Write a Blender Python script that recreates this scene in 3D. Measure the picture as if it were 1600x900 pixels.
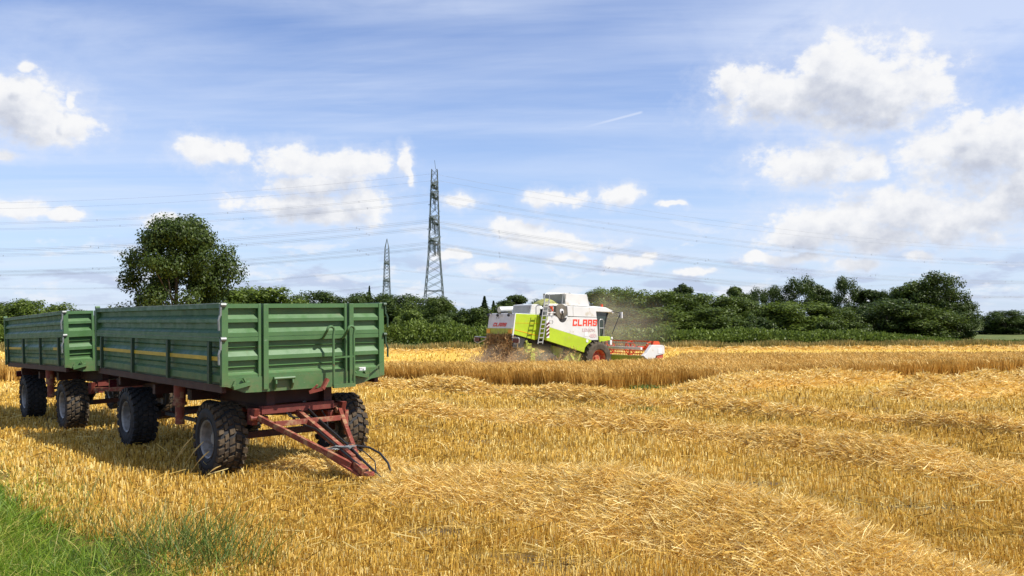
import bpy, bmesh, math, random
import numpy as np
from mathutils import Vector, Matrix, Euler
R_ = math.radians
rng = np.random.default_rng(7)
random.seed(7)
for o in list(bpy.data.objects):
    bpy.data.objects.remove(o)
sc = bpy.context.scene
col = sc.collection

# ------------------------------------------------------------ camera
CZ, F, HOR = 2.3, 1338.0, 498.0
PITCH = math.atan((HOR - 450) / F)
cam_d = bpy.data.cameras.new("camera")
cam_d.sensor_width = 36; cam_d.lens = F / 1600 * 36
cam_d.clip_start = 0.1; cam_d.clip_end = 9000
cam = bpy.data.objects.new("camera", cam_d); col.objects.link(cam)
cam.location = (0, 0, CZ); cam.rotation_euler = (R_(90) + PITCH, 0, 0)
sc.camera = cam
sc.view_settings.view_transform = 'Standard'
sc.view_settings.look = 'None'
sc.view_settings.exposure = 0.45
sc.view_settings.gamma = 1.0
try:
    sc.cycles.use_denoising = True
    sc.cycles.max_bounces = 6
    sc.cycles.transparent_max_bounces = 8
    sc.cycles.volume_step_rate = 1.0
    sc.cycles.volume_bounces = 2
except Exception:
    pass

def ray(px, py):
    d = np.array([(px - 800) / F, 1.0, -(py - 450) / F])
    c, s = math.cos(PITCH), math.sin(PITCH)
    return np.array([d[0], d[1] * c - d[2] * s, d[1] * s + d[2] * c])

# ------------------------------------------------------------ sun + sky
SUN_AZ = math.atan2(0.956, -0.29)      # clockwise from +Y
SUN_EL = R_(52)
sdir = Vector((math.sin(SUN_AZ) * math.cos(SUN_EL), math.cos(SUN_AZ) * math.cos(SUN_EL), math.sin(SUN_EL)))
sl = bpy.data.lights.new("sun", 'SUN'); sl.energy = 5.0; sl.angle = R_(0.55); sl.color = (1.0, 0.955, 0.88)
so = bpy.data.objects.new("sun", sl); col.objects.link(so)
so.rotation_euler = sdir.to_track_quat('Z', 'Y').to_euler(); so.location = (60, -20, 80)

world = bpy.data.worlds.new("World"); sc.world = world; world.use_nodes = True
wn, wl = world.node_tree.nodes, world.node_tree.links
wn.clear()
SKY = 0.105

class NG:
    """tiny node helper"""
    def __init__(s, tree): s.n = tree.nodes; s.l = tree.links
    def put(s, sock, v):
        if isinstance(v, bpy.types.NodeSocket): s.l.new(v, sock)
        else: sock.default_value = v
    def m(s, op, a, b=None, c=None, clamp=False):
        n = s.n.new('ShaderNodeMath'); n.operation = op; n.use_clamp = clamp
        s.put(n.inputs[0], a)
        if b is not None: s.put(n.inputs[1], b)
        if c is not None: s.put(n.inputs[2], c)
        return n.outputs[0]
    def vm(s, op, a, b=None, out=0):
        n = s.n.new('ShaderNodeVectorMath'); n.operation = op
        s.put(n.inputs[0], a)
        if b is not None: s.put(n.inputs[1], b)
        return n.outputs[out]
    def comb(s, x, y, z=0.0):
        n = s.n.new('ShaderNodeCombineXYZ'); s.put(n.inputs[0], x); s.put(n.inputs[1], y); s.put(n.inputs[2], z); return n.outputs[0]
    def sep(s, v):
        n = s.n.new('ShaderNodeSeparateXYZ'); s.put(n.inputs[0], v); return n.outputs
    def noise(s, v, scale, detail=5, rough=0.55, dist=0.0, out=0):
        n = s.n.new('ShaderNodeTexNoise'); s.put(n.inputs['Vector'], v)
        n.inputs['Scale'].default_value = scale; n.inputs['Detail'].default_value = detail
        n.inputs['Roughness'].default_value = rough; n.inputs['Distortion'].default_value = dist
        return n.outputs[out]
    def mr(s, v, a, b, c=0.0, d=1.0, smooth=True):
        n = s.n.new('ShaderNodeMapRange'); n.interpolation_type = 'SMOOTHSTEP' if smooth else 'LINEAR'
        s.put(n.inputs[0], v); n.inputs[1].default_value = a; n.inputs[2].default_value = b
        n.inputs[3].default_value = c; n.inputs[4].default_value = d
        return n.outputs[0]
    def mix(s, f, a, b, mode='MIX'):
        n = s.n.new('ShaderNodeMix'); n.data_type = 'RGBA'; n.blend_type = mode
        s.put(n.inputs['Factor'], f); s.put(n.inputs[6], a); s.put(n.inputs[7], b)
        return n.outputs[2]
    def ramp(s, f, stops):
        n = s.n.new('ShaderNodeValToRGB'); e = n.color_ramp.elements
        while len(e) < len(stops): e.new(0.5)
        for k, (p, c) in enumerate(stops): e[k].position = p; e[k].color = (*c, 1)
        s.put(n.inputs[0], f); return n.outputs[0]

# clouds: (azimuth px, elevation px, half width, half height) of each cumulus in the sky, in photo pixels
CL = [(1325,128,95,66),(1405,140,85,62),(1270,150,90,52),(1200,150,85,50),(1140,135,34,34),(1360,172,120,42),(1290,95,50,42),
      (1262,258,88,34),(1352,262,38,20),
      (1530,245,110,50),(1560,215,90,40),(1600,300,130,55),(1525,185,24,17),
      (1400,332,105,44),(1290,352,90,38),(1495,345,90,42),(1260,372,80,24),(1540,330,110,40),(1370,372,120,24),
      (45,178,75,42),(105,200,48,24),(15,150,50,35),(108,160,12,14),
      (312,234,42,24),(366,236,24,17),(470,256,82,30),(555,262,60,28),(500,285,100,22),
      (470,318,95,22),(560,318,58,24),(520,335,90,18),
      (632,252,13,24),(638,268,9,14),(724,313,32,13),(845,308,26,16),(880,306,42,14),(968,306,36,18),(1046,322,20,6),
      (810,358,52,16),(850,372,80,16),(900,380,60,12),(980,412,46,12),(1008,402,24,9),(890,404,40,9),(1198,404,40,10),
      (26,328,40,17),(100,338,42,9),(255,343,28,14),(5,240,26,9),(1260,400,60,8),(1440,398,30,8),(700,402,30,10),(770,420,36,10),(1085,428,30,7),(1330,408,40,10),(40,105,12,8),
      (1500,480,0.1,0.1)]
def aed(px, py):
    d = ray(px, py); return math.atan2(d[0], d[1]), math.atan2(d[2], math.hypot(d[0], d[1]))

g = bpy.data.node_groups.new("cloud_density", 'ShaderNodeTree')
g.interface.new_socket("P", in_out='INPUT', socket_type='NodeSocketVector')
g.interface.new_socket("D", in_out='OUTPUT', socket_type='NodeSocketFloat')
g.interface.new_socket("A", in_out='OUTPUT', socket_type='NodeSocketFloat')
G = NG(g); gi = g.nodes.new('NodeGroupInput'); go = g.nodes.new('NodeGroupOutput')
P = gi.outputs[0]
wv = G.noise(P, 19.0, 4, 0.55, out=1)
Pw = G.vm('ADD', P, G.vm('MULTIPLY', G.vm('SUBTRACT', wv, (0.5, 0.5, 0.5)), (0.050, 0.034, 0.0)))
acc = None
for (px, py, rx, ry) in CL[:-1]:
    a, e = aed(px, py)
    q = G.vm('MULTIPLY', G.vm('SUBTRACT', Pw, (a, e, 0.0)), (F / rx, F / ry, 0.0))
    v = G.m('SUBTRACT', 1.0, G.vm('LENGTH', q, out=1))
    acc = v if acc is None else G.m('MAXIMUM', acc, v)
Ps = G.vm('MULTIPLY', P, (1.0, 1.35, 1.0))
n1 = G.noise(Ps, 26.0, 7, 0.6)
vo = g.nodes.new('ShaderNodeTexVoronoi'); vo.feature = 'SMOOTH_F1'
G.put(vo.inputs['Vector'], Pw); vo.inputs['Scale'].default_value = 30.0; vo.inputs['Smoothness'].default_value = 0.6
bil = G.m('SUBTRACT', 0.45, vo.outputs['Distance'])
n2 = G.noise(Ps, 85.0, 5, 0.6)
d0 = G.m('ADD', G.m('MINIMUM', acc, 0.75), G.m('MULTIPLY', G.m('SUBTRACT', n1, 0.5), 1.6))
d0 = G.m('ADD', d0, G.m('MULTIPLY', G.m('SUBTRACT', n2, 0.5), 0.9))
d0 = G.m('ADD', d0, 0.08)
d1 = G.m('ADD', d0, G.m('MULTIPLY', bil, 0.35))
g.links.new(d1, go.inputs[0])
g.links.new(G.m('ADD', acc, G.m('ADD', G.m('MULTIPLY', G.m('SUBTRACT', n1, 0.5), 1.5), G.m('MULTIPLY', bil, 0.5))), go.inputs[1])

W = NG(world.node_tree)
tc = wn.new('ShaderNodeTexCoord')
dirv = W.vm('NORMALIZE', tc.outputs['Generated'])
dx, dy, dz = W.sep(dirv)
az = W.m('ARCTAN2', dx, dy)
el = W.m('ARCSINE', dz)
P0 = W.comb(az, el, 0.0)
def dens(v):
    n = wn.new('ShaderNodeGroup'); n.node_tree = g; W.put(n.inputs[0], v); return n.outputs
D0 = dens(P0)[0]
A1 = dens(W.vm('ADD', P0, (0.010, 0.030, 0.0)))[1]
A2 = dens(W.vm('ADD', P0, (0.004, 0.012, 0.0)))[1]
sky = wn.new('ShaderNodeTexSky'); sky.sky_type = 'NISHITA'; sky.sun_disc = False
sky.sun_elevation = SUN_EL; sky.sun_rotation = SUN_AZ; sky.altitude = 50; sky.air_density = 1.0; sky.dust_density = 0.5; sky.ozone_density = 2.2
skc = W.mix(1.0, sky.outputs[0], (1.08, 1.16, 1.45, 1), 'MULTIPLY')
K = 1.0 / SKY
# high thin veil of cirrus: noise on a high plane
iz = W.m('DIVIDE', 1.0, W.m('MAXIMUM', W.m('ADD', dz, 0.06), 0.02))
pl = W.comb(W.m('MULTIPLY', dx, iz), W.m('MULTIPLY', dy, iz), 0.0)
ci = W.noise(W.vm('MULTIPLY', pl, (0.30, 1.0, 1.0)), 1.1, 7, 0.58, 0.5)
ci2 = W.noise(W.vm('MULTIPLY', pl, (0.12, 0.5, 1.0)), 2.6, 6, 0.6, 0.8)
cir = W.m('MULTIPLY', W.mr(ci, 0.38, 0.72), 0.55)
cir = W.m('ADD', cir, W.m('MULTIPLY', W.mr(ci2, 0.42, 0.75), 0.40))
# veils at the top corners
def veil(px, py, rx, ry, k):
    a, e = aed(px, py)
    q = W.vm('MULTIPLY', W.vm('SUBTRACT', P0, (a, e, 0.0)), (F / rx, F / ry, 0.0))
    return W.m('MULTIPLY', W.mr(W.vm('LENGTH', q, out=1), 1.25, 0.1), k)
cn = W.noise(W.vm('MULTIPLY', P0, (1.0, 2.2, 1.0)), 6.0, 6, 0.6, 0.4)
vv = W.m('ADD', W.m('ADD', veil(1560, -5, 520, 75, 1.15), veil(120, 90, 260, 120, 0.55)), veil(560, -5, 420, 40, 0.5))
vv = W.m('ADD', vv, veil(1440, 180, 260, 140, 0.5))
vv = W.m('MULTIPLY', vv, W.mr(cn, 0.25, 0.6, 0.35, 1.0))
cir = W.m('ADD', cir, vv, clamp=True)
hz = W.mr(el, 0.0, 0.32, 0.70, 0.0, smooth=False)
vcol = W.mix(hz, skc, (0.56 * K, 0.69 * K, 0.90 * K, 1))
c1 = W.mix(W.m('MULTIPLY', cir, 0.68), vcol, (0.70 * K, 0.77 * K, 0.92 * K, 1))
# low grey-violet banks near the horizon
ln = W.noise(W.vm('MULTIPLY', P0, (1.0, 3.6, 1.0)), 11.0, 6, 0.55, 0.2)
lowm = W.m('MULTIPLY', W.mr(ln, 0.50, 0.60), W.m('MULTIPLY', W.mr(el, 0.005, 0.03), W.mr(el, 0.10, 0.05)))
c2 = W.mix(W.m('MULTIPLY', lowm, 0.60), c1, (0.44 * K, 0.50 * K, 0.68 * K, 1))
ln2 = W.noise(W.vm('ADD', W.vm('MULTIPLY', P0, (1.0, 2.6, 1.0)), (3.1, 1.7, 0)), 15.0, 7, 0.6, 0.2)
lowb = W.m('MULTIPLY', W.mr(ln2, 0.53, 0.66), W.m('MULTIPLY', W.mr(el, 0.0, 0.02), W.mr(el, 0.14, 0.07)))
c2 = W.mix(W.m('MULTIPLY', lowb, 0.7), c2, (0.80 * K, 0.82 * K, 0.87 * K, 1))
# contrail
a0, e0 = aed(900, 202); a1, e1 = aed(1000, 176)
L = math.hypot(a1 - a0, e1 - e0); ux, uy = (a1 - a0) / L, (e1 - e0) / L
rel = W.vm('SUBTRACT', P0, (a0, e0, 0.0))
al = W.vm('DOT_PRODUCT', rel, (ux, uy, 0), out=1); pp = W.m('ABSOLUTE', W.vm('DOT_PRODUCT', rel, (-uy, ux, 0), out=1))
tr = W.m('MULTIPLY', W.m('MULTIPLY', W.mr(pp, 0.0020, 0.0003), W.mr(al, 0.0, L * 0.7)), W.mr(al, L * 1.06, L))
c2 = W.mix(W.m('MULTIPLY', tr, 0.32), c2, (0.85 * K, 0.88 * K, 0.95 * K, 1))
front = W.mr(dy, 0.0, 0.1)
lit = W.m('SUBTRACT', 1.0, W.m('ADD', W.m('MULTIPLY', W.mr(A1, -0.05, 1.0), 0.55), W.m('MULTIPLY', W.mr(A2, 0.1, 1.0), 0.42)), clamp=True)
alpha = W.m('DIVIDE', W.m('ADD', D0, 0.06), W.m('SUBTRACT', 0.95, W.m('MULTIPLY', lit, 0.42)), clamp=True)
alpha = W.m('MULTIPLY', W.mr(alpha, 0.0, 1.0), front)
thick = W.mr(D0, 0.3, 1.1)
shd = W.m('ADD', lit, W.m('MULTIPLY', W.m('SUBTRACT', W.noise(P0, 55.0, 5, 0.6), 0.5), 0.9), clamp=True)
ccol = W.ramp(shd, [(0.0, (0.50, 0.53, 0.62)), (0.35, (0.63, 0.655, 0.72)), (0.75, (0.79, 0.80, 0.83)), (1.0, (0.865, 0.865, 0.87))])
ccolk = W.mix(1.0, ccol, (K, K, K, 1), 'MULTIPLY')
halo = W.m('MULTIPLY', W.m('MULTIPLY', W.mr(D0, -0.75, 0.35), 0.42), front)
c2 = W.mix(halo, c2, (0.72 * K, 0.76 * K, 0.87 * K, 1))
c3 = W.mix(W.m('MULTIPLY', alpha, 0.96), c2, ccolk)
# clouds elsewhere round the horizon (behind the camera) from plain noise
bn = W.noise(pl, 0.55, 7, 0.6)
back = W.m('MULTIPLY', W.mr(bn, 0.52, 0.62), W.m('MULTIPLY', W.mr(dy, 0.0, -0.15), 0.8))
c4 = W.mix(back, c3, (0.72 * K, 0.74 * K, 0.80 * K, 1))
bg = wn.new('ShaderNodeBackground'); bg.inputs[1].default_value = SKY * 0.81
wl.new(c4, bg.inputs[0])
wo = wn.new('ShaderNodeOutputWorld'); wl.new(bg.outputs[0], wo.inputs[0])
try:
    world.cycles.sampling_method = 'MANUAL'; world.cycles.sample_map_resolution = 512
except Exception: pass

# ------------------------------------------------------------ materials
def mat(name, colour, rough=0.6, metal=0.0, spec=0.5, var=0.0, scale=3.0, dirt=None, dirt_amt=0.0, dscale=2.0, bump=0.0, bscale=20.0, attr=None, trans=0.0, hue=None, coat=0.0):
    m = bpy.data.materials.new(name); m.use_nodes = True
    t = m.node_tree; t.nodes.clear(); N = NG(t)
    b = t.nodes.new('ShaderNodeBsdfPrincipled'); o = t.nodes.new('ShaderNodeOutputMaterial')
    b.inputs['Roughness'].default_value = rough; b.inputs['Metallic'].default_value = metal
    b.inputs['Specular IOR Level'].default_value = spec
    if coat: b.inputs['Coat Weight'].default_value = coat
    tcn = t.nodes.new('ShaderNodeTexCoord')
    c = (*colour, 1)
    if attr:
        an = t.nodes.new('ShaderNodeAttribute'); an.attribute_name = 'v'
        c = N.ramp(an.outputs['Fac'], attr)
    if var > 0:
        n = N.noise(tcn.outputs['Object'], scale, 5, 0.6)
        f = N.mr(n, 0.3, 0.7, 1 - var, 1 + var)
        c = N.mix(1.0, c, N.comb(f, f, f), 'MULTIPLY')
    if dirt:
        n = N.noise(tcn.outputs['Object'], dscale, 7, 0.65)
        f = N.mr(n, 0.62 - 0.35 * dirt_amt, 0.72 - 0.2 * dirt_amt)
        c = N.mix(N.m('MULTIPLY', f, min(1.0, 0.35 + dirt_amt)), c, (*dirt, 1))
    N.put(b.inputs['Base Color'], c)
    if bump:
        bn_ = t.nodes.new('ShaderNodeBump'); bn_.inputs['Strength'].default_value = bump
        N.put(bn_.inputs['Height'], N.noise(tcn.outputs['Object'], bscale, 6, 0.6))
        t.links.new(bn_.outputs[0], b.inputs['Normal'])
    if trans > 0:
        tr_ = t.nodes.new('ShaderNodeBsdfTranslucent'); N.put(tr_.inputs[0], c)
        mx = t.nodes.new('ShaderNodeMixShader'); mx.inputs[0].default_value = trans
        t.links.new(b.outputs[0], mx.inputs[1]); t.links.new(tr_.outputs[0], mx.inputs[2]); t.links.new(mx.outputs[0], o.inputs[0])
    else:
        t.links.new(b.outputs[0], o.inputs[0])
    return m

STRAW = [(0.0, (0.16, 0.075, 0.014)), (0.35, (0.53, 0.31, 0.050)), (0.7, (0.80, 0.54, 0.125)), (1.0, (0.92, 0.75, 0.34))]
M = {}
M['straw'] = mat('straw', (0.7, .45, .13), 0.55, spec=0.35, attr=STRAW, trans=0.34)
M['stubble'] = mat('stubble', (0.7, .45, .13), 0.6, spec=0.3, attr=[(0, (0.11, 0.055, 0.012)), (0.4, (0.49, 0.29, 0.040)), (0.75, (0.78, 0.51, 0.10)), (1, (0.93, 0.76, 0.31))], trans=0.26)
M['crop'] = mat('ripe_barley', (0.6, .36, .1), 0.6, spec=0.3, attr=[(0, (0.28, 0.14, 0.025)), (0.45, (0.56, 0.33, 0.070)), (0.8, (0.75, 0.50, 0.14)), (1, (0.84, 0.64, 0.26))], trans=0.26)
M['grass'] = mat('grass', (0.1, .2, .03), 0.5, spec=0.35, attr=[(0, (0.04, 0.075, 0.008)), (0.5, (0.14, 0.235, 0.016)), (0.85, (0.28, 0.39, 0.03)), (1, (0.52, 0.44, 0.11))], trans=0.3)
M['dry'] = mat('dry_grass', (0.5, .4, .2), 0.6, spec=0.2, attr=[(0, (0.12, 0.13, 0.03)), (0.4, (0.28, 0.22, 0.06)), (1, (0.52, 0.38, 0.14))], trans=0.2)
M['weeds'] = mat('weeds', (0.1, .2, .03), 0.5, spec=0.3, attr=[(0, (0.05, 0.07, 0.016)), (0.6, (0.12, 0.19, 0.03)), (0.85, (0.20, 0.25, 0.05)), (1, (0.42, 0.34, 0.12))], trans=0.25)
def leafmat(name, a, b, c):
    return mat(name, b, 0.5, spec=0.3, attr=[(0, a), (0.5, b), (1, c)], trans=0.36)
M['leaf_dark'] = leafmat('leaf_dark', (0.022, 0.040, 0.006), (0.056, 0.088, 0.013), (0.11, 0.15, 0.024))
M['leaf_mid'] = leafmat('leaf_mid', (0.033, 0.055, 0.007), (0.082, 0.120, 0.016), (0.15, 0.195, 0.028))
M['leaf_light'] = leafmat('leaf_light', (0.048, 0.075, 0.009), (0.115, 0.162, 0.020), (0.19, 0.245, 0.036))
M['leaf_con'] = leafmat('leaf_conifer', (0.014, 0.030, 0.010), (0.032, 0.060, 0.018), (0.06, 0.09, 0.022))
M['bark'] = mat('bark', (0.11, 0.085, 0.06), 0.9, var=0.3, scale=6, bump=0.5)
M['green'] = mat('trailer_green_paint', (0.062, 0.140, 0.046), 0.36, var=0.10, scale=1.7, dirt=(0.13, 0.12, 0.06), dirt_amt=0.06, dscale=5.0, bump=0.02, bscale=8)
def wear(m):
    t = m.node_tree; N = NG(t); b = [n for n in t.nodes if n.type == 'BSDF_PRINCIPLED'][0]
    tcn = t.nodes.new('ShaderNodeTexCoord'); o = tcn.outputs['Object']; src = b.inputs['Base Color'].links[0].from_socket
    fade = N.mr(N.noise(N.vm('MULTIPLY', o, (1, 1, .4)), 2.2, 6, .65), .45, .75, 0, .18)
    c = N.mix(fade, src, (.17, .22, .12, 1))
    x, y, z = N.sep(o)
    low = N.mr(z, 1.6, 1.15, 0.0, 0.35)
    c = N.mix(N.m('MULTIPLY', low, N.mr(N.noise(o, 7, 6, .7), .40, .65)), c, (.20, .15, .08, 1))
    rs = N.m('MULTIPLY', N.mr(N.noise(o, 16, 5, .7), .63, .70), N.mr(N.noise(o, 1.9, 3, .5), .50, .62))
    c = N.mix(N.m('MULTIPLY', rs, .85), c, (.13, .05, .025, 1))
    sc_ = N.mr(N.noise(N.vm('MULTIPLY', o, (1.0, 1.0, 9.0)), 11, 3, .6), .70, .73, 0, .5)
    c = N.mix(sc_, c, (.30, .36, .26, 1))
    t.links.new(c, b.inputs['Base Color']); rr = N.mr(N.noise(o, 5, 5, .6), .3, .7, .30, .58); t.links.new(rr, b.inputs['Roughness'])
wear(M['green'])
M['green_dark'] = mat('trailer_dark_green_paint', (0.025, 0.055, 0.024), 0.5, var=0.15)
M['yellow'] = mat('yellow_paint', (0.62, 0.40, 0.03), 0.5, var=0.15, scale=4)
M['rail'] = mat('worn_rail', (0.30, 0.34, 0.26), 0.5, metal=0.3, var=0.2, scale=8)
M['rust'] = mat('red_oxide_paint', (0.20, 0.040, 0.022), 0.7, var=0.25, scale=6, dirt=(0.36, 0.22, 0.11), dirt_amt=0.40, dscale=9)
M['frame_red'] = mat('shaded_red_frame', (0.15, 0.026, 0.016), 0.65, var=0.25, scale=6, dirt=(0.14, 0.08, 0.05), dirt_amt=0.25, dscale=9)  # red of the steering frame, darkened to paint in the shade on it
M['chassis'] = mat('chassis_shaded_red', (0.055, 0.014, 0.010), 0.65, var=0.25, scale=5, dirt=(0.05, 0.035, 0.025), dirt_amt=0.3, dscale=5)  # chassis red with the deep shade beneath the box put into the colour
M['steel'] = mat('galvanised_steel', (0.20, 0.21, 0.20), 0.5, metal=0.4, var=0.2, scale=20)
M['black'] = mat('black_rubber_hose', (0.015, 0.015, 0.016), 0.45)
M['dark'] = mat('dark_machinery', (0.03, 0.028, 0.026), 0.7, var=0.3)
M['rim'] = mat('rim_paint', (0.27, 0.265, 0.25), 0.45, metal=0.2, var=0.25, scale=9, dirt=(0.16, 0.11, 0.06), dirt_amt=0.3, dscale=7)
M['tyre'] = mat('tyre_rubber', (0.030, 0.030, 0.031), 0.75, spec=0.3, var=0.2, scale=10, dirt=(0.10, 0.075, 0.045), dirt_amt=0.16, dscale=6, bump=0.15, bscale=40)
M['mud'] = mat('muddy_tread', (0.085, 0.062, 0.038), 0.9, spec=0.2, var=0.35, scale=14, dirt=(0.035, 0.03, 0.027), dirt_amt=0.35, dscale=9, bump=0.6, bscale=35)
M['plate'] = mat('plate_white', (0.7, 0.7, 0.68), 0.5)
M['ink'] = mat('black_print', (0.03, 0.03, 0.03), 0.6)
M['pylon'] = mat('pylon_steel', (0.105, 0.125, 0.115), 0.6, metal=0.2, var=0.2, scale=0.4)
M['insul'] = mat('insulator', (0.03, 0.045, 0.035), 0.4)
M['wire'] = mat('cable_aluminium', (0.42, 0.42, 0.46), 0.5, metal=0.3)
M['cwhite'] = mat('combine_white_paint', (0.62, 0.62, 0.59), 0.38, var=0.05, scale=1.5, dirt=(0.42, 0.34, 0.20), dirt_amt=0.20, dscale=2.2)
M['cpale_lift'] = mat('combine_pale_panel_lifted', (0.72, 0.72, 0.69), 0.5, var=0.08, dirt=(0.5, 0.45, 0.33), dirt_amt=0.08, dscale=3)  # rear hood white, lightened to paint in ground bounce on its shaded face
M['mesh'] = mat('engine_screen', (0.35, 0.34, 0.30), 0.7, var=0.1)
M['lime'] = mat('combine_lime_paint', (0.38, 0.50, 0.020), 0.4, var=0.08, scale=1.5, dirt=(0.40, 0.34, 0.12), dirt_amt=0.13, dscale=2.5)
M['limed'] = mat('dusty_lime_paint', (0.40, 0.46, 0.06), 0.6, var=0.2, dirt=(0.40, 0.28, 0.12), dirt_amt=0.35, dscale=4)
M['red'] = mat('red_print', (0.75, 0.05, 0.018), 0.45)
M['palered'] = mat('pale_red_print', (0.62, 0.46, 0.44), 0.5)
M['orange'] = mat('orange_red_paint', (0.62, 0.075, 0.02), 0.5, var=0.15, dirt=(0.5, 0.3, 0.15), dirt_amt=0.2, dscale=6)
M['cred'] = mat('wheel_red', (0.42, 0.065, 0.03), 0.7, dirt=(0.45, 0.28, 0.14), dirt_amt=0.45, dscale=6)
M['tyre_dusty'] = mat('dusty_tyre', (0.085, 0.070, 0.050), 0.9, spec=0.2, var=0.3, scale=4)
M['glass'] = mat('cab_glass', (0.025, 0.045, 0.045), 0.08, spec=0.8)
M['amber'] = mat('amber_lens', (0.75, 0.36, 0.02), 0.3)
M['lens'] = mat('dark_red_lens', (0.10, 0.012, 0.02), 0.25)
M['disk'] = mat('screen_disk', (0.13, 0.115, 0.085), 0.8, var=0.2)
M['alu'] = mat('ladder_alu', (0.42, 0.42, 0.40), 0.4, metal=0.3)
M['grain'] = mat('grain_heap', (0.30, 0.30, 0.09), 0.9, var=0.4, scale=6)
M['chaff'] = mat('chaff', (0.4, .25, .1), 0.8, spec=0.1, attr=[(0, (0.20, 0.12, 0.05)), (0.5, (0.45, 0.27, 0.11)), (1, (0.75, 0.52, 0.24))], trans=0.45)

# ------------------------------------------------------------ tagging / object helpers
def tag(o, label=None, cat=None, group=None, kind=None):
    if label: o['label'] = label
    if cat: o['category'] = cat
    if group: o['group'] = group
    if kind: o['kind'] = kind
    return o
def empty(name, label=None, cat=None, group=None, loc=(0, 0, 0), rot=(0, 0, 0)):
    o = bpy.data.objects.new(name, None); col.objects.link(o); o.location = loc; o.rotation_euler = rot
    o.empty_display_size = 0.3
    return tag(o, label, cat, group)
def link_mesh(name, me, parent=None):
    o = bpy.data.objects.new(name, me); col.objects.link(o)
    if parent: o.parent = parent
    return o
def np_mesh(name, V, Fc, m, parent=None, v=None, smooth=False):
    """V (n,3), Fc (k,3|4) arrays -> mesh object with float attribute v"""
    me = bpy.data.meshes.new(name)
    V = np.ascontiguousarray(V, dtype=np.float32); Fc = np.ascontiguousarray(Fc, dtype=np.int32)
    k, s = Fc.shape
    me.vertices.add(len(V)); me.vertices.foreach_set('co', V.ravel())
    me.loops.add(k * s); me.loops.foreach_set('vertex_index', Fc.ravel())
    me.polygons.add(k); me.polygons.foreach_set('loop_start', np.arange(0, k * s, s, dtype=np.int32))
    me.update(calc_edges=True)
    if v is not None:
        at = me.attributes.new('v', 'FLOAT', 'POINT'); at.data.foreach_set('value', np.ascontiguousarray(v, dtype=np.float32))
    if smooth: me.polygons.foreach_set('use_smooth', np.ones(k, dtype=bool))
    me.materials.append(m)
    return link_mesh(name, me, parent)
def copy_tree(o, parent=None):
    c = o.copy(); col.objects.link(c)
    if parent is not None: c.parent = parent
    for ch in list(o.children): copy_tree(ch, c)
    return c

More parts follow.
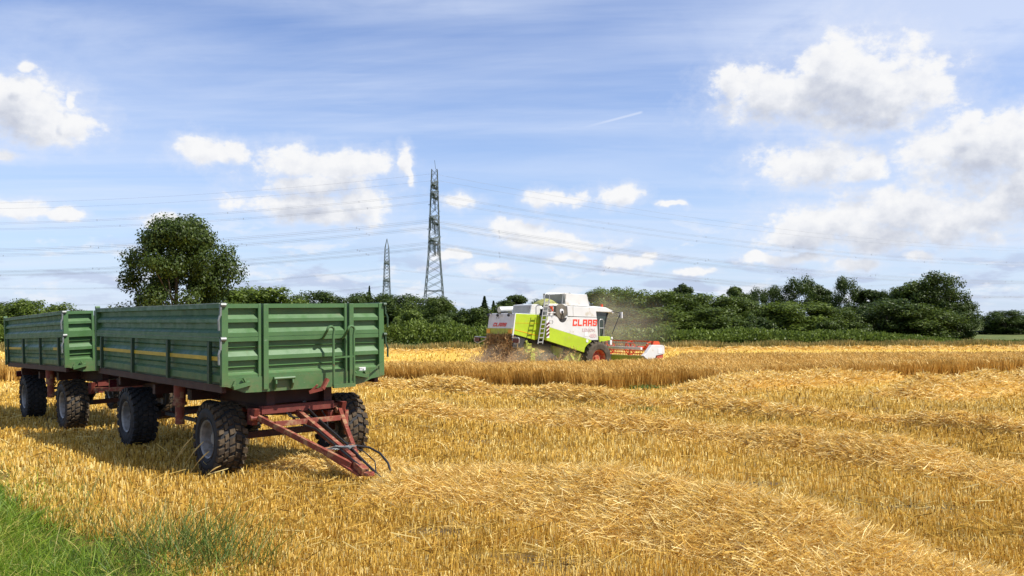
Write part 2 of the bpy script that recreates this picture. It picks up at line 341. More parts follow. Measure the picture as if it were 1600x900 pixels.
class MB:
    def __init__(s): s.v = []; s.f = []
    def add(s, vs, fs):
        n = len(s.v); s.v += [tuple(map(float, p)) for p in vs]; s.f += [tuple(n + i for i in q) for q in fs]; return s
    def box(s, a, b):
        (x0, y0, z0), (x1, y1, z1) = a, b
        return s.add([(x0,y0,z0),(x1,y0,z0),(x1,y1,z0),(x0,y1,z0),(x0,y0,z1),(x1,y0,z1),(x1,y1,z1),(x0,y1,z1)],
              [(0,3,2,1),(4,5,6,7),(0,1,5,4),(1,2,6,5),(2,3,7,6),(3,0,4,7)])
    def bar(s, p, q, w, h=None, up=(0, 0, 1)):
        h = h or w; p, q = Vector(p), Vector(q); d = (q - p).normalized(); u = Vector(up)
        if abs(d.dot(u)) > 0.98: u = Vector((1, 0, 0))
        r = d.cross(u).normalized(); u = r.cross(d).normalized()
        vs = []
        for c in (p, q):
            for (i, j) in ((-1,-1),(1,-1),(1,1),(-1,1)): vs.append(c + r * (i * w / 2) + u * (j * h / 2))
        return s.add(vs, [(0,3,2,1),(4,5,6,7),(0,1,5,4),(1,2,6,5),(2,3,7,6),(3,0,4,7)])
    def tube(s, pts, r, n=8, cap=True):
        pts = [Vector(p) for p in pts]; rr = r if hasattr(r, '__len__') else [r] * len(pts)
        rings = []; prev = None
        for i, p in enumerate(pts):
            d = (pts[min(i+1, len(pts)-1)] - pts[max(i-1, 0)]).normalized()
            if prev is None:
                u = Vector((0,0,1)) if abs(d.z) < 0.9 else Vector((1,0,0)); prev = d.cross(u).normalized()
            a = (prev - d * prev.dot(d)).normalized(); prev = a; b = d.cross(a)
            rings.append([p + (a * math.cos(2*math.pi*k/n) + b * math.sin(2*math.pi*k/n)) * rr[i] for k in range(n)])
        vs = [v for ring in rings for v in ring]; fs = []
        for i in range(len(pts)-1):
            for k in range(n):
                fs.append((i*n+k, i*n+(k+1)%n, (i+1)*n+(k+1)%n, (i+1)*n+k))
        if cap: fs.append(tuple(range(n))[::-1]); fs.append(tuple((len(pts)-1)*n+k for k in range(n)))
        return s.add(vs, fs)
    def lathe(s, prof, c, axis='x', n=32):
        """prof: (r, h) closed loop or open; revolve round axis through c"""
        vs, fs = [], []; m_ = len(prof)
        for k in range(n):
            a = 2*math.pi*k/n; ca, sa = math.cos(a), math.sin(a)
            for r, h in prof:
                if axis == 'x': vs.append((c[0]+h, c[1]+r*ca, c[2]+r*sa))
                elif axis == 'y': vs.append((c[0]+r*ca, c[1]+h, c[2]+r*sa))
                else: vs.append((c[0]+r*ca, c[1]+r*sa, c[2]+h))
        for k in range(n):
            k2 = (k+1) % n
            for i in range(m_-1): fs.append((k*m_+i, k2*m_+i, k2*m_+i+1, k*m_+i+1))
        return s.add(vs, fs)
    def prism(s, poly, fn, a, b):
        n = len(poly); vs = [fn(p[0], p[1], a) for p in poly] + [fn(p[0], p[1], b) for p in poly]
        fs = [tuple(range(n))[::-1], tuple(range(n, 2*n))] + [(i, (i+1) % n, n+(i+1) % n, n+i) for i in range(n)]
        return s.add(vs, fs)
    def build(s, name, m, parent=None, smooth=False, off=(0, 0, 0), bevel=0.0):
        bm = bmesh.new(); vv = [bm.verts.new((p[0]+off[0], p[1]+off[1], p[2]+off[2])) for p in s.v]
        for q in s.f:
            try: bm.faces.new([vv[i] for i in q])
            except ValueError: pass
        bmesh.ops.recalc_face_normals(bm, faces=bm.faces)
        me = bpy.data.meshes.new(name); bm.to_mesh(me); bm.free(); me.materials.append(m)
        if smooth:
            for p in me.polygons: p.use_smooth = True
            try: me.set_sharp_from_angle(angle=R_(35))
            except Exception: pass
        o = link_mesh(name, me, parent)
        if bevel:
            bv = o.modifiers.new('bevel', 'BEVEL'); bv.width = bevel; bv.segments = 2; bv.limit_method = 'ANGLE'
        return o

def text_obj(name, body, size, m, parent, origin, xdir, ydir, shear=0.0, off=0.0, ext=0.004, xs=1.0):
    cu = bpy.data.curves.new(name, 'FONT'); cu.body = body; cu.size = size; cu.shear = shear; cu.offset = off; cu.extrude = ext
    cu.resolution_u = 3
    t = bpy.data.objects.new(name, cu); col.objects.link(t)
    me = bpy.data.meshes.new_from_object(t.evaluated_get(bpy.context.evaluated_depsgraph_get()))
    bpy.data.objects.remove(t)
    X, Y = Vector(xdir).normalized(), Vector(ydir).normalized(); Z = X.cross(Y)
    mt = Matrix(((X.x*xs, Y.x, Z.x, origin[0]), (X.y*xs, Y.y, Z.y, origin[1]), (X.z*xs, Y.z, Z.z, origin[2]), (0,0,0,1)))
    me.transform(mt); me.materials.clear(); me.materials.append(m)
    return link_mesh(name, me, parent)

# ------------------------------------------------------------ terrain
TY = np.array([-3000, -60, 0, 8, 12, 17, 20, 32, 40, 60, 80, 3000], float)
TZ = np.array([0.6, 0.6, 0.42, 0.27, 0.19, 0.08, 0.0, -0.28, -0.45, -0.45, -0.45, -0.45])
def terr(x, y):
    x = np.asarray(x, float); y = np.asarray(y, float)
    z = np.interp(y, TY, TZ)
    near = np.clip((90 - np.abs(y)) / 60, 0, 1)
    z = z + near * (0.025 * np.sin(x * 0.9 + 1.3) * np.sin(y * 0.7) + 0.015 * np.sin(x * 2.1 + y * 1.7))
    # grassy bank at the road side (lower left)
    b = np.clip((2.6 - 1.1 * x - y) / 4.0, 0, 1) * (x < 3)
    return z + 0.15 * b * b * (y < 20)
def onground(px, py, lift=0.0):
    d = ray(px, py); t = (CZ - 0.1) / max(1e-6, -d[2])
    for _ in range(40):
        z = float(terr(d[0] * t, d[1] * t)) + lift
        t = t * 0.5 + 0.5 * (CZ - z) / max(1e-6, -d[2])
    return np.array([d[0] * t, d[1] * t, CZ + d[2] * t])

def axis_coords(n, near, far):
    u = np.linspace(-1, 1, n); k = np.arcsinh(far / near); return near * np.sinh(u * k)
gx = axis_coords(220, 8, 4000); gy = axis_coords(260, 10, 4000) + 10
GX, GY = np.meshgrid(gx, gy); GZ = terr(GX, GY)
V = np.stack([GX, GY, GZ], -1).reshape(-1, 3)
ny, nx = GX.shape; idx = np.arange(ny * nx).reshape(ny, nx)
Q = np.stack([idx[:-1, :-1], idx[:-1, 1:], idx[1:, 1:], idx[1:, :-1]], -1).reshape(-1, 4)
gm = bpy.data.materials.new('field_soil'); gm.use_nodes = True
t = gm.node_tree; N = NG(t); bs = t.nodes['Principled BSDF']; bs.inputs['Roughness'].default_value = 0.95; bs.inputs['Specular IOR Level'].default_value = 0.15
tcn = t.nodes.new('ShaderNodeTexCoord'); ob = tcn.outputs['Object']
X_, Y_, Z_ = N.sep(ob)
n1 = N.noise(ob, 0.55, 6, 0.6); n2 = N.noise(ob, 9.0, 7, 0.7); n3 = N.noise(ob, 60.0, 4, 0.7)
litter = N.ramp(n3, [(0.30, (0.08, 0.045, 0.014)), (0.5, (0.36, 0.22, 0.04)), (0.7, (0.64, 0.43, 0.09))])
soil = N.ramp(n2, [(0.3, (0.055, 0.038, 0.024)), (0.7, (0.14, 0.10, 0.065))])
fieldc = N.mix(N.mr(N.m('ADD', n1, N.m('MULTIPLY', n2, 0.6)), 0.74, 0.92, 0.0, 0.75), litter, soil)
bm_ = None
for (cx_, cy_, a_, b_) in [(onground(*p)[0], onground(*p)[1], a_, b_) for p, a_, b_ in (((790,885),.8,.35),((700,835),.55,.25),((1290,858),.6,.3),((1420,800),.8,.3),((930,895),.5,.25),((520,860),.45,.25),((1540,850),.6,.3),((1180,760),.6,.3),((760,690),.6,.25))]:
    q = N.vm('LENGTH', N.vm('MULTIPLY', N.vm('SUBTRACT', N.comb(X_, Y_, 0.0), (cx_, cy_, 0)), (1/a_, 1/b_, 0)), out=1)
    bm_ = q if bm_ is None else N.m('MINIMUM', bm_, q)
fieldc = N.mix(N.mr(N.m('ADD', bm_, N.m('MULTIPLY', n2, .7)), 1.7, 1.1, 0.0, 0.85), fieldc, soil)
far_c = N.ramp(N.noise(N.vm('MULTIPLY', ob, (0.15, 1.0, 1.0)), 1.3, 5, 0.6), [(0.3, (0.50, 0.31, 0.05)), (0.7, (0.70, 0.47, 0.10))])
fieldc = N.mix(N.mr(Y_, 18, 45), fieldc, far_c)
endl = N.m('SUBTRACT', Y_, N.m('ADD', 73.5, N.m('MULTIPLY', N.m('MAXIMUM', X_, -11.0), 0.2)))
grc = N.ramp(N.noise(ob, 0.6, 6, 0.65), [(0.3, (0.045, 0.075, 0.018)), (0.7, (0.16, 0.17, 0.05))])
c = N.mix(N.mr(endl, -0.2, 0.6), fieldc, grc)
# roadside grass bank near the camera
bank = N.m('SUBTRACT', N.m('SUBTRACT', 4.1, Y_), N.m('MULTIPLY', X_, 1.1))
bk = N.m('ADD', bank, N.m('MULTIPLY', N.m('SUBTRACT', N.noise(ob, 1.5, 4, 0.6), 0.5), 1.6))
c = N.mix(N.mr(bk, 0.0, 0.8), c, (0.045, 0.07, 0.016, 1))
N.put(bs.inputs['Base Color'], c)
bp = t.nodes.new('ShaderNodeBump'); bp.inputs['Strength'].default_value = 0.8; bp.inputs['Distance'].default_value = 0.05
N.put(bp.inputs['Height'], N.m('ADD', n2, N.m('MULTIPLY', n3, 0.4))); t.links.new(bp.outputs[0], bs.inputs['Normal'])
ground = np_mesh('ground', V, Q, gm, smooth=True)
tag(ground, 'golden stubble field ground stretching to the tree line', 'ground', kind='structure')

# ------------------------------------------------------------ ribbons (stems, straw, blades)
def ribbons(P, D, Lh, Wd, v, bend=None, seg=1, face=None):
    """P base (n,3), D unit dir (n,3), length, width. flat ribbons with seg segments, tapering a bit; returns V,F,vals"""
    n = len(P)
    if face is None:
        rnd = rng.normal(size=(n, 3))
    else: rnd = face
    S = np.cross(D, rnd); S /= np.linalg.norm(S, axis=1, keepdims=True) + 1e-9
    Vs = []; vals = []
    for k in range(seg + 1):
        tt = k / seg
        c = P + D * (Lh * tt)[:, None]
        if bend is not None: c = c + bend * (tt * tt)
        w = (Wd * (1.0 if seg == 1 else (1.0 - 0.75 * tt ** 2)) * 0.5)[:, None]
        Vs += [c - S * w, c + S * w]; vals += [v, v]
    Vv = np.stack(Vs, 1).reshape(-1, 3); vv = np.stack(vals, 1).reshape(-1)
    m_ = 2 * (seg + 1); b0 = np.arange(n) * m_
    Fs = [np.stack([b0 + 2*k, b0 + 2*k + 1, b0 + 2*k + 3, b0 + 2*k + 2], 1) for k in range(seg)]
    return Vv, np.concatenate(Fs), vv
def join(parts):
    Vs, Fs, vs = [], [], []; o = 0
    for a, b, c_ in parts:
        Vs.append(a); Fs.append(b + o); vs.append(c_); o += len(a)
    return np.concatenate(Vs), np.concatenate(Fs), np.concatenate(vs)
def view_sample(n, y0, y1, half=0.80, power=1.0):
    """ground points, denser near the place the photo was taken from, as 1/d"""
    u = rng.random(n); d = 1.0 / (1.0 / y1 + (1.0 / y0 - 1.0 / y1) * u ** power)
    k = rng.uniform(-half, half, n)
    return k * d, d
def dens2(n, x, y): return None

def poly_dist(px_, py_, pl_):
    """distance from points to polyline and arc parameter"""
    best = np.full(len(px_), 1e9); arc = np.zeros(len(px_)); a = 0
    for (x0, y0), (x1, y1) in zip(pl_[:-1], pl_[1:]):
        dx_, dy_ = x1 - x0, y1 - y0; L2 = dx_*dx_ + dy_*dy_
        tt = np.clip(((px_ - x0) * dx_ + (py_ - y0) * dy_) / L2, 0, 1)
        dd = np.hypot(px_ - x0 - tt * dx_, py_ - y0 - tt * dy_)
        mk = dd < best; best[mk] = dd[mk]; arc[mk] = a + tt[mk] * math.sqrt(L2); a += math.sqrt(L2)
    return best, arc

# swaths (windrows): photo points of the crest foot line -> plan, half width, height
SW = {
 'near':   ([(590,766),(660,768),(750,777),(870,797),(1000,828),(1180,866),(1400,925),(1560,990)], 0.95, 0.33, 'broad straw windrow sweeping across the foreground to the lower right corner'),
 'mound':  ([(385,716),(440,722),(510,732),(580,742),(650,752)], 0.75, 0.13, 'low mound of loose straw heaped under the fallen drawbar'),
 'middle': ([(560,640),(600,648),(760,655),(900,668),(1050,680),(1200,700),(1360,722),(1500,742),(1680,768)], 0.62, 0.22, 'flattened straw windrow across the middle of the field'),
 'track':  ([(560,604),(660,608),(800,618),(960,632),(1100,640),(1250,655),(1420,668),(1700,690)], 0.52, 0.24, 'lumpy broken straw windrow along the weedy wheel track'),
 'heap':   ([(1095,612),(1180,606),(1300,598),(1420,590),(1600,580),(1800,570)], 1.3, 0.42, 'high pale straw windrow beside the standing barley'),
 'second': ([(1405,626),(1480,618),(1600,606),(1800,592)], 1.3, 0.50, 'short thick straw windrow at the right edge behind the stubble'),
 'left':   ([(-260,560),(-100,574),(20,584)], 0.9, 0.2, 'straw windrow left behind the far trailer'),
 'far':    ([(560,552.5),(760,550),(1000,548.5),(1300,546.5),(1600,545.5),(1800,545)], 0.8, 0.25, 'distant thin straw windrow below the hedge'),
}
swp = {}
for k, (pts, hw, hh, lab) in SW.items():
    swp[k] = [tuple(onground(px, py)[:2]) for px, py in pts]
def lump(x, y, s=1.0):
    return (0.5 * np.sin(x * 1.7 * s + 0.6 * np.sin(y * 2.3 * s)) + 0.3 * np.sin(x * 4.1 * s + y * 3.3 * s) + 0.2 * np.sin(y * 6.7 * s - x * 5.3 * s + 1.0))
def swath_h(k, x, y):
    hw, hh = SW[k][1], SW[k][2]
    d, a = poly_dist(x, y, swp[k])
    pl0 = np.array(swp[k]); tot = np.hypot(*(pl0[1:] - pl0[:-1]).T).sum(); d = d
    taper = np.clip(np.minimum(a, tot - a) / 1.6, 0, 1) ** .6
    w = hw * (1 + 0.25 * lump(x * 0.8, y * 0.8))
    t_ = np.clip(1 - (d / w) ** 2, 0, 1)
    amp = {'track': 0.9, 'near': 0.45, 'middle': 0.75, 'heap': .28}.get(k, 0.4)
    return taper * hh * t_ ** 0.8 * np.clip(1 + amp * lump(x + 3, y), 0.12, 2)
def total_h(x, y):
    z = np.zeros(len(x))
    for k in SW: z = np.maximum(z, swath_h(k, x, y))
    return z

def straw_on(k, n, lmin, lmax, wpx):
    pl_ = np.array(swp[k]); hw = SW[k][1]
    seg = np.hypot(*(pl_[1:] - pl_[:-1]).T)
    # more straws where the swath is near
    dist = np.hypot(*((pl_[1:] + pl_[:-1]) / 2).T)
    wgt = seg / dist ** 1.0; wgt /= wgt.sum()
    s = rng.choice(len(seg), n, p=wgt); tt = rng.random(n)
    p = pl_[s] + (pl_[s + 1] - pl_[s]) * tt[:, None]
    dirs = (pl_[s + 1] - pl_[s]) / seg[s][:, None]
    off = rng.normal(size=n) * hw * 0.52
    off = np.clip(off, -hw * 1.5, hw * 1.5)
    x = p[:, 0] - dirs[:, 1] * off + rng.normal(size=n) * 0.06; y = p[:, 1] + dirs[:, 0] * off
    d = np.hypot(x, y)
    h = swath_h(k, x, y)
    z = terr(x, y) + h * rng.uniform(0.75, 1.12, n) + rng.uniform(0.0, 0.04, n)
    th = rng.uniform(0, 2 * np.pi, n); ph = rng.normal(size=n) * 0.36
    D = np.stack([np.cos(th) * np.cos(ph), np.sin(th) * np.cos(ph), np.sin(ph)], 1)
    Lh = rng.uniform(lmin, lmax, n) * np.clip(d / 18, 1, 2); Wd = np.maximum(0.0065, d * wpx) * rng.uniform(0.6, 1.4, n)
    Pb = np.stack([x, y, z], 1) - D * (Lh / 2)[:, None]
    v = np.clip(rng.normal(0.78, 0.22, n) - 0.35 * (rng.random(n) < 0.12), 0, 1)
    face = np.cross(D, np.stack([rng.normal(size=n) * .6, rng.normal(size=n) * .6, np.ones(n)], 1))
    bend = rng.normal(size=(n, 3)) * 0.035
    return ribbons(Pb, D, Lh, Wd, v, bend=bend, seg=2, face=face)
def swath_base(k):
    pl_ = np.array(swp[k]); hw = SW[k][1]
    V_ = []; W_ = 25
    pts = []
    for i in range(len(pl_) - 1):
        L_ = np.hypot(*(pl_[i+1] - pl_[i])); m_ = max(2, int(L_ / 0.12)); m_ = min(m_, 160)
        for j in range(m_): pts.append(pl_[i] + (pl_[i+1] - pl_[i]) * j / m_)
    pts.append(pl_[-1]); pts = np.array(pts)
    tn = np.gradient(pts, axis=0); tn /= np.linalg.norm(tn, axis=1, keepdims=True)
    us = np.linspace(-1.45, 1.45, W_)
    X = pts[:, 0][:, None] - tn[:, 1][:, None] * us * hw; Y = pts[:, 1][:, None] + tn[:, 0][:, None] * us * hw
    h = swath_h(k, X.ravel(), Y.ravel()).reshape(X.shape)
    Z = terr(X, Y) + h * 0.9 - 0.02
    V_ = np.stack([X, Y, Z], -1).reshape(-1, 3); a, b = X.shape; idx = np.arange(a * b).reshape(a, b)
    Q_ = np.stack([idx[:-1, :-1], idx[1:, :-1], idx[1:, 1:], idx[:-1, 1:]], -1).reshape(-1, 4)
    return V_, Q_, np.clip(0.50 + 0.12 * lump(V_[:, 0] * 3, V_[:, 1] * 3), 0, 1)
NS = {'mound': (16000, .1, .3, .0008), 'near': (105000, .10, .36, .0008), 'middle': (40000, .10, .30, .0008), 'track': (30000, .1, .28, .0008), 'heap': (40000, .12, .3, .0010), 'second': (20000, .12, .3, .0009),
      'left': (5000, .12, .3, .0009), 'far': (5000, .15, .3, .0008)}
for k in SW:
    n, a, b, w = NS[k]
    V, Q, v = join([swath_base(k), straw_on(k, n, a, b, w)])
    tag(np_mesh('straw_windrow', V, Q, M['straw'], v=v), SW[k][3], 'straw', 'straw windrows left on the field', kind='stuff')

# crop polygon (standing barley) in plan
CROP_TOP = 0.42
def plane_pt(px, py, z):
    d = ray(px, py); t_ = (z - CZ) / d[2]; return (d[0] * t_, d[1] * t_)
front_edge = [(-26, 37.0), (-12, 36.0)] + [tuple(onground(*p)[:2]) for p in [(598,596.5),(700,600),(800,603.5),(950,608.5),(1075,604)]] + [plane_pt(*p, CROP_TOP) for p in [(1130,576),(1220,572),(1350,566.5),(1500,562),(1620,559)]] + [(44, 47)]
front_edge[5:7] = [front_edge[5], front_edge[6]]
back_edge = [(60, 55.5), (34, 50.2), (9.6, 48.0), (7.9, 43.0), (7.3, 41.2), (6.2, 40.3), (2.5, 38.6), (-3, 38.4), (-12, 39.0), (-26, 40)]
poly = np.array(front_edge + back_edge)
def inside(x, y, pg):
    r = np.zeros(len(x), bool); n = len(pg); j = n - 1
    for i in range(n):
        xi, yi = pg[i]; xj, yj = pg[j]
        c_ = ((yi > y) != (yj > y)) & (x < (xj - xi) * (y - yi) / (yj - yi + 1e-12) + xi); r ^= c_; j = i
    return r
def in_crop(x, y): return inside(x, y, poly)

# ------------------------------------------------------------ stubble
BARE = [onground(*p)[:2].tolist() + [a_, b_] for p, a_, b_ in (((800,872),.75,.35),((700,835),.55,.25),((1290,858),.6,.3),((1420,800),.8,.3),((930,895),.5,.25),((520,860),.45,.25),((1540,850),.6,.3),((1180,760),.6,.3),((760,690),.6,.25))]
def bare(x, y):
    b = np.zeros(len(x))
    for cx_, cy_, a_, b_ in BARE: b = np.maximum(b, 1 - (((x-cx_)/a_)**2 + ((y-cy_)/b_)**2) + .5*lump(x*3, y*3))
    return b
def field_end(x): return 73.5 + 0.2 * np.maximum(x, -11)
def make_stubble(n):
    x, y = view_sample(n, 5.6, 76, 0.78)
    # drill rows
    rd = np.array([0.93, -0.37]); nd = np.array([0.37, 0.93])
    q = x * nd[0] + y * nd[1]; al_ = x * rd[0] + y * rd[1]
    q = np.round(q / 0.14) * 0.14 + rng.normal(size=n) * 0.022
    x = al_ * rd[0] + q * nd[0]; y = al_ * rd[1] + q * nd[1]
    th = total_h(x, y)
    bank = (4.3 - y - 1.1 * x) / 1.5 + 0.5 * lump(x * .9, y * .9)
    patch = lump(x * 0.55 + 5, y * 0.8) + 0.7 * lump(x * 1.9, y * 2.3 + 2)
    track = poly_dist(x, y, swp['track'])[0]
    keep = (th < 0.07) & ~in_crop(x, y) & (bank < 0.4) & (y < field_end(x)) & (patch > -1.05) & (y > 4.5)
    keep &= ~((bare(x, y) > 0) & (rng.random(n) < .85))
    keep &= ~((patch < -0.35) & (rng.random(n) < 0.45))
    x, y, patch = x[keep], y[keep], patch[keep]; n = len(x); d = np.hypot(x, y)
    Hh = rng.uniform(0.07, 0.16, n) * (1 + 0.25 * lump(x * .5, y * .5))
    D = np.stack([rng.normal(size=n) * 0.16, rng.normal(size=n) * 0.16, np.ones(n)], 1)
    fl = rng.random(n) < 0.20
    D[fl] += np.stack([rng.normal(size=fl.sum()) * 1.3, rng.normal(size=fl.sum()) * 1.3, np.zeros(fl.sum())], 1)
    D /= np.linalg.norm(D, axis=1, keepdims=True)
    Wd = np.maximum(0.0055, d * 0.00085) * rng.uniform(0.6, 1.4, n)
    v = np.clip(rng.normal(0.62, 0.25, n) + 0.14 * lump(x * .35, y * .45) + 0.18 * fl, 0, 1)
    Pb = np.stack([x, y, terr(x, y) - 0.01], 1)
    face = np.stack([rng.normal(size=n), rng.normal(size=n), np.zeros(n)], 1)
    return ribbons(Pb, D, Hh, Wd, v, seg=1, face=face)
def loose(n):
    x, y = view_sample(n, 5.6, 70, 0.78)
    bank = (4.3 - y - 1.1 * x) / 1.5 + 0.5 * lump(x * .9, y * .9)
    keep = ~in_crop(x, y) & (bank < 0.2) & (y < field_end(x)) & (rng.random(n) < np.clip(0.55 + 0.5 * lump(x * .7 + 2, y * .9), 0.1, 1)) & ((bare(x, y) < 0) | (rng.random(n) < .3))
    x, y = x[keep], y[keep]; n = len(x); d = np.hypot(x, y)
    th = rng.uniform(0, 2 * np.pi, n); ph = rng.normal(size=n) * 0.25
    D = np.stack([np.cos(th) * np.cos(ph), np.sin(th) * np.cos(ph), np.sin(ph)], 1)
    z = terr(x, y) + rng.uniform(0.015, 0.12, n)
    v = np.clip(rng.normal(0.6, 0.22, n), 0, 1)
    return ribbons(np.stack([x, y, z], 1), D, rng.uniform(.08, .30, n), np.maximum(0.006, d * 0.0008) * rng.uniform(.6, 1.3, n), v, seg=1,
                   face=np.cross(D, np.tile([0.2, 0.1, 1.0], (n, 1))))
V, Q, v = join([make_stubble(430000), loose(90000)])
tag(np_mesh('stubble', V, Q, M['stubble'], v=v), 'cut golden stubble covering the harvested field', 'stubble', kind='stuff')

# ------------------------------------------------------------ standing crop
def crop_mesh():
    parts = []
    fe = np.array(front_edge); seg = np.hypot(*(fe[1:] - fe[:-1]).T)
    # front band, full height stems
    n = 60000; s = rng.choice(len(seg), n, p=seg / seg.sum()); tt = rng.random(n)
    p = fe[s] + (fe[s+1] - fe[s]) * tt[:, None]
    dpt = rng.random(n) ** 1.5 * 1.6 - 0.12 + 0.22 * lump(p[:, 0] * .9, p[:, 0] * 1.3)
    x = p[:, 0] + rng.normal(size=n) * .05; y = p[:, 1] + dpt
    z0 = terr(x, y); top = CROP_TOP + 0.045 * lump(x * .8, y * .8) - np.where(dpt < 0.1, rng.random(n) * .14, 0)
    L_ = (top - z0) * rng.uniform(0.72, 1.06, n)
    D = np.stack([rng.normal(size=n) * .09, rng.normal(size=n) * .09, np.ones(n)], 1); D /= np.linalg.norm(D, axis=1, keepdims=True)
    bend = np.stack([rng.normal(size=n) * .05, rng.normal(size=n) * .05, -rng.random(n) * .05], 1)
    clump = lump(x * 1.5, y * 0.2)
    v_ = np.clip(rng.normal(0.45, 0.2, n) + 0.13 * clump, 0, 1)
    parts.append(ribbons(np.stack([x, y, z0], 1), D, L_, np.maximum(.012, np.hypot(x, y) * .00085) * rng.uniform(.6, 1.3, n), v_, bend=bend, seg=2, face=np.stack([rng.normal(size=n), rng.normal(size=n), np.zeros(n)], 1)))
    # tops with drooping ears
    n = 300000; x = rng.uniform(-26, 60, n); y = 1 / rng.uniform(1 / 56, 1 / 31, n)
    k = in_crop(x, y); x, y = x[k], y[k]; n = len(x)
    top = CROP_TOP + 0.04 * lump(x * .8, y * .8) + rng.normal(size=n) * .03
    L_ = rng.uniform(.12, .28, n)
    D = np.stack([rng.normal(size=n) * .35 - .15, rng.normal(size=n) * .35, np.ones(n)], 1); D /= np.linalg.norm(D, axis=1, keepdims=True)
    P_ = np.stack([x, y, top], 1) - D * L_[:, None] * .8
    bend = np.stack([rng.normal(size=n) * .06, rng.normal(size=n) * .06, -rng.random(n) * .07], 1)
    v_ = np.clip(rng.normal(0.60, 0.2, n) + 0.12 * lump(x * .5, y * .9), 0, 1)
    parts.append(ribbons(P_, D, L_, np.hypot(x, y) * .0008 * rng.uniform(.7, 1.4, n), v_, bend=bend, seg=2, face=np.stack([rng.normal(size=n), rng.normal(size=n), np.zeros(n)], 1)))
    # solid filler added inside the stand to block light and view, darker straw
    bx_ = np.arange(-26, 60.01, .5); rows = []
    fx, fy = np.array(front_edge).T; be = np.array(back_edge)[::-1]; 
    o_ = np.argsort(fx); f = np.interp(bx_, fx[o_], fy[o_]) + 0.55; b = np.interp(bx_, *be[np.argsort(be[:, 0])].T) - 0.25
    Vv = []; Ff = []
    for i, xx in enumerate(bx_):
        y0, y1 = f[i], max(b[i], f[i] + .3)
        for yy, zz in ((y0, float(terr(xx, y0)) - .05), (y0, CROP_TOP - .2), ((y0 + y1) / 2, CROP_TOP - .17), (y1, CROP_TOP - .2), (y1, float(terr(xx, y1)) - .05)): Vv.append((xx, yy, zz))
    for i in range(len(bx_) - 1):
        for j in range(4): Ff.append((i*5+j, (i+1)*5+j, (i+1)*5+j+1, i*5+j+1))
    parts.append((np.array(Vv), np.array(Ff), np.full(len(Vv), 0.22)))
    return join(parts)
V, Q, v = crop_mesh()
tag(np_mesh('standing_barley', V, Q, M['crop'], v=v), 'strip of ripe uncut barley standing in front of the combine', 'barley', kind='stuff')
# green weeds at the foot of the crop and along the track
def tufts(spots, n_each, hmin, hmax, spread, wmul=0.0010):
    P_ = np.repeat(np.array(spots)[:, :2], n_each, 0); n = len(P_)
    x = P_[:, 0] + rng.normal(size=n) * spread; y = P_[:, 1] + rng.normal(size=n) * spread * .6
    D = np.stack([rng.normal(size=n) * .5, rng.normal(size=n) * .5, np.ones(n)], 1); D /= np.linalg.norm(D, axis=1, keepdims=True)
    L_ = rng.uniform(hmin, hmax, n); d = np.hypot(x, y)
    return ribbons(np.stack([x, y, terr(x, y)], 1), D, L_, np.maximum(.006, d * wmul) * rng.uniform(.7, 1.5, n), np.clip(rng.normal(.5, .25, n), 0, 1),
                   bend=np.stack([rng.normal(size=n) * .05, rng.normal(size=n) * .05, -rng.random(n) * .04], 1), seg=2)
sp = [onground(px, 606 + rng.normal() * 1.2) for px in rng.uniform(975, 1075, 26)]
parts = [tufts(sp, 22, .05, .20, .35)]
sp2 = [onground(px, 612 + (px - 700) * .088 + rng.normal() * 5) for px in rng.uniform(690, 1330, 60)]
parts.append(tufts(sp2, 16, .04, .10, .13))
sp3 = [onground(px, py) for px, py in zip(rng.uniform(80, 1580, 46), rng.uniform(700, 890, 46))]
parts.append(tufts(sp3, 7, .05, .15, .10, .0007))
V, Q, v = join(parts)
tag(np_mesh('field_weeds', V, Q, M['weeds'], v=v), 'low green weeds sprouting along the wheel track and crop foot', 'weeds', kind='stuff')

# ------------------------------------------------------------ roadside grass (lower left)
def bank_grass(n):
    x = rng.uniform(-10.5, 0.5, n); y = rng.uniform(4.0, 13.5, n)
    bank = (4.6 - y - 1.1 * x) / 1.5 + 0.45 * lump(x * 1.2, y * 1.2)
    pr = np.clip(bank / 1.5, 0, 1) ** 1.4
    k = rng.random(n) < pr; x, y, bank = x[k], y[k], bank[k]; n = len(x)
    lean = lump(x * 1.4, y * 1.4)
    D = np.stack([rng.normal(size=n) * .35 + .45 * lean + .15, rng.normal(size=n) * .35 - .1, np.ones(n)], 1); D /= np.linalg.norm(D, axis=1, keepdims=True)
    L_ = rng.uniform(.09, .27, n) * (0.75 + .35 * np.clip(bank, 0, 1.2)); d = np.hypot(x, y)
    bend = np.stack([D[:, 0] * .14 + rng.normal(size=n) * .05, D[:, 1] * .12 + rng.normal(size=n) * .05, -rng.random(n) * .13], 1)
    v_ = np.clip(rng.normal(.58, .22, n) + .18 * lean + .45 * (rng.random(n) < .10), 0, 1)
    return ribbons(np.stack([x, y, terr(x, y) - .01], 1), D, L_, np.maximum(.0055, d * .0007) * rng.uniform(.6, 1.3, n), v_, bend=bend, seg=4)
V, Q, v = bank_grass(340000)
tag(np_mesh('roadside_grass', V, Q, M['grass'], v=v), 'lush green grass on the bank in the lower left corner', 'grass', kind='stuff')
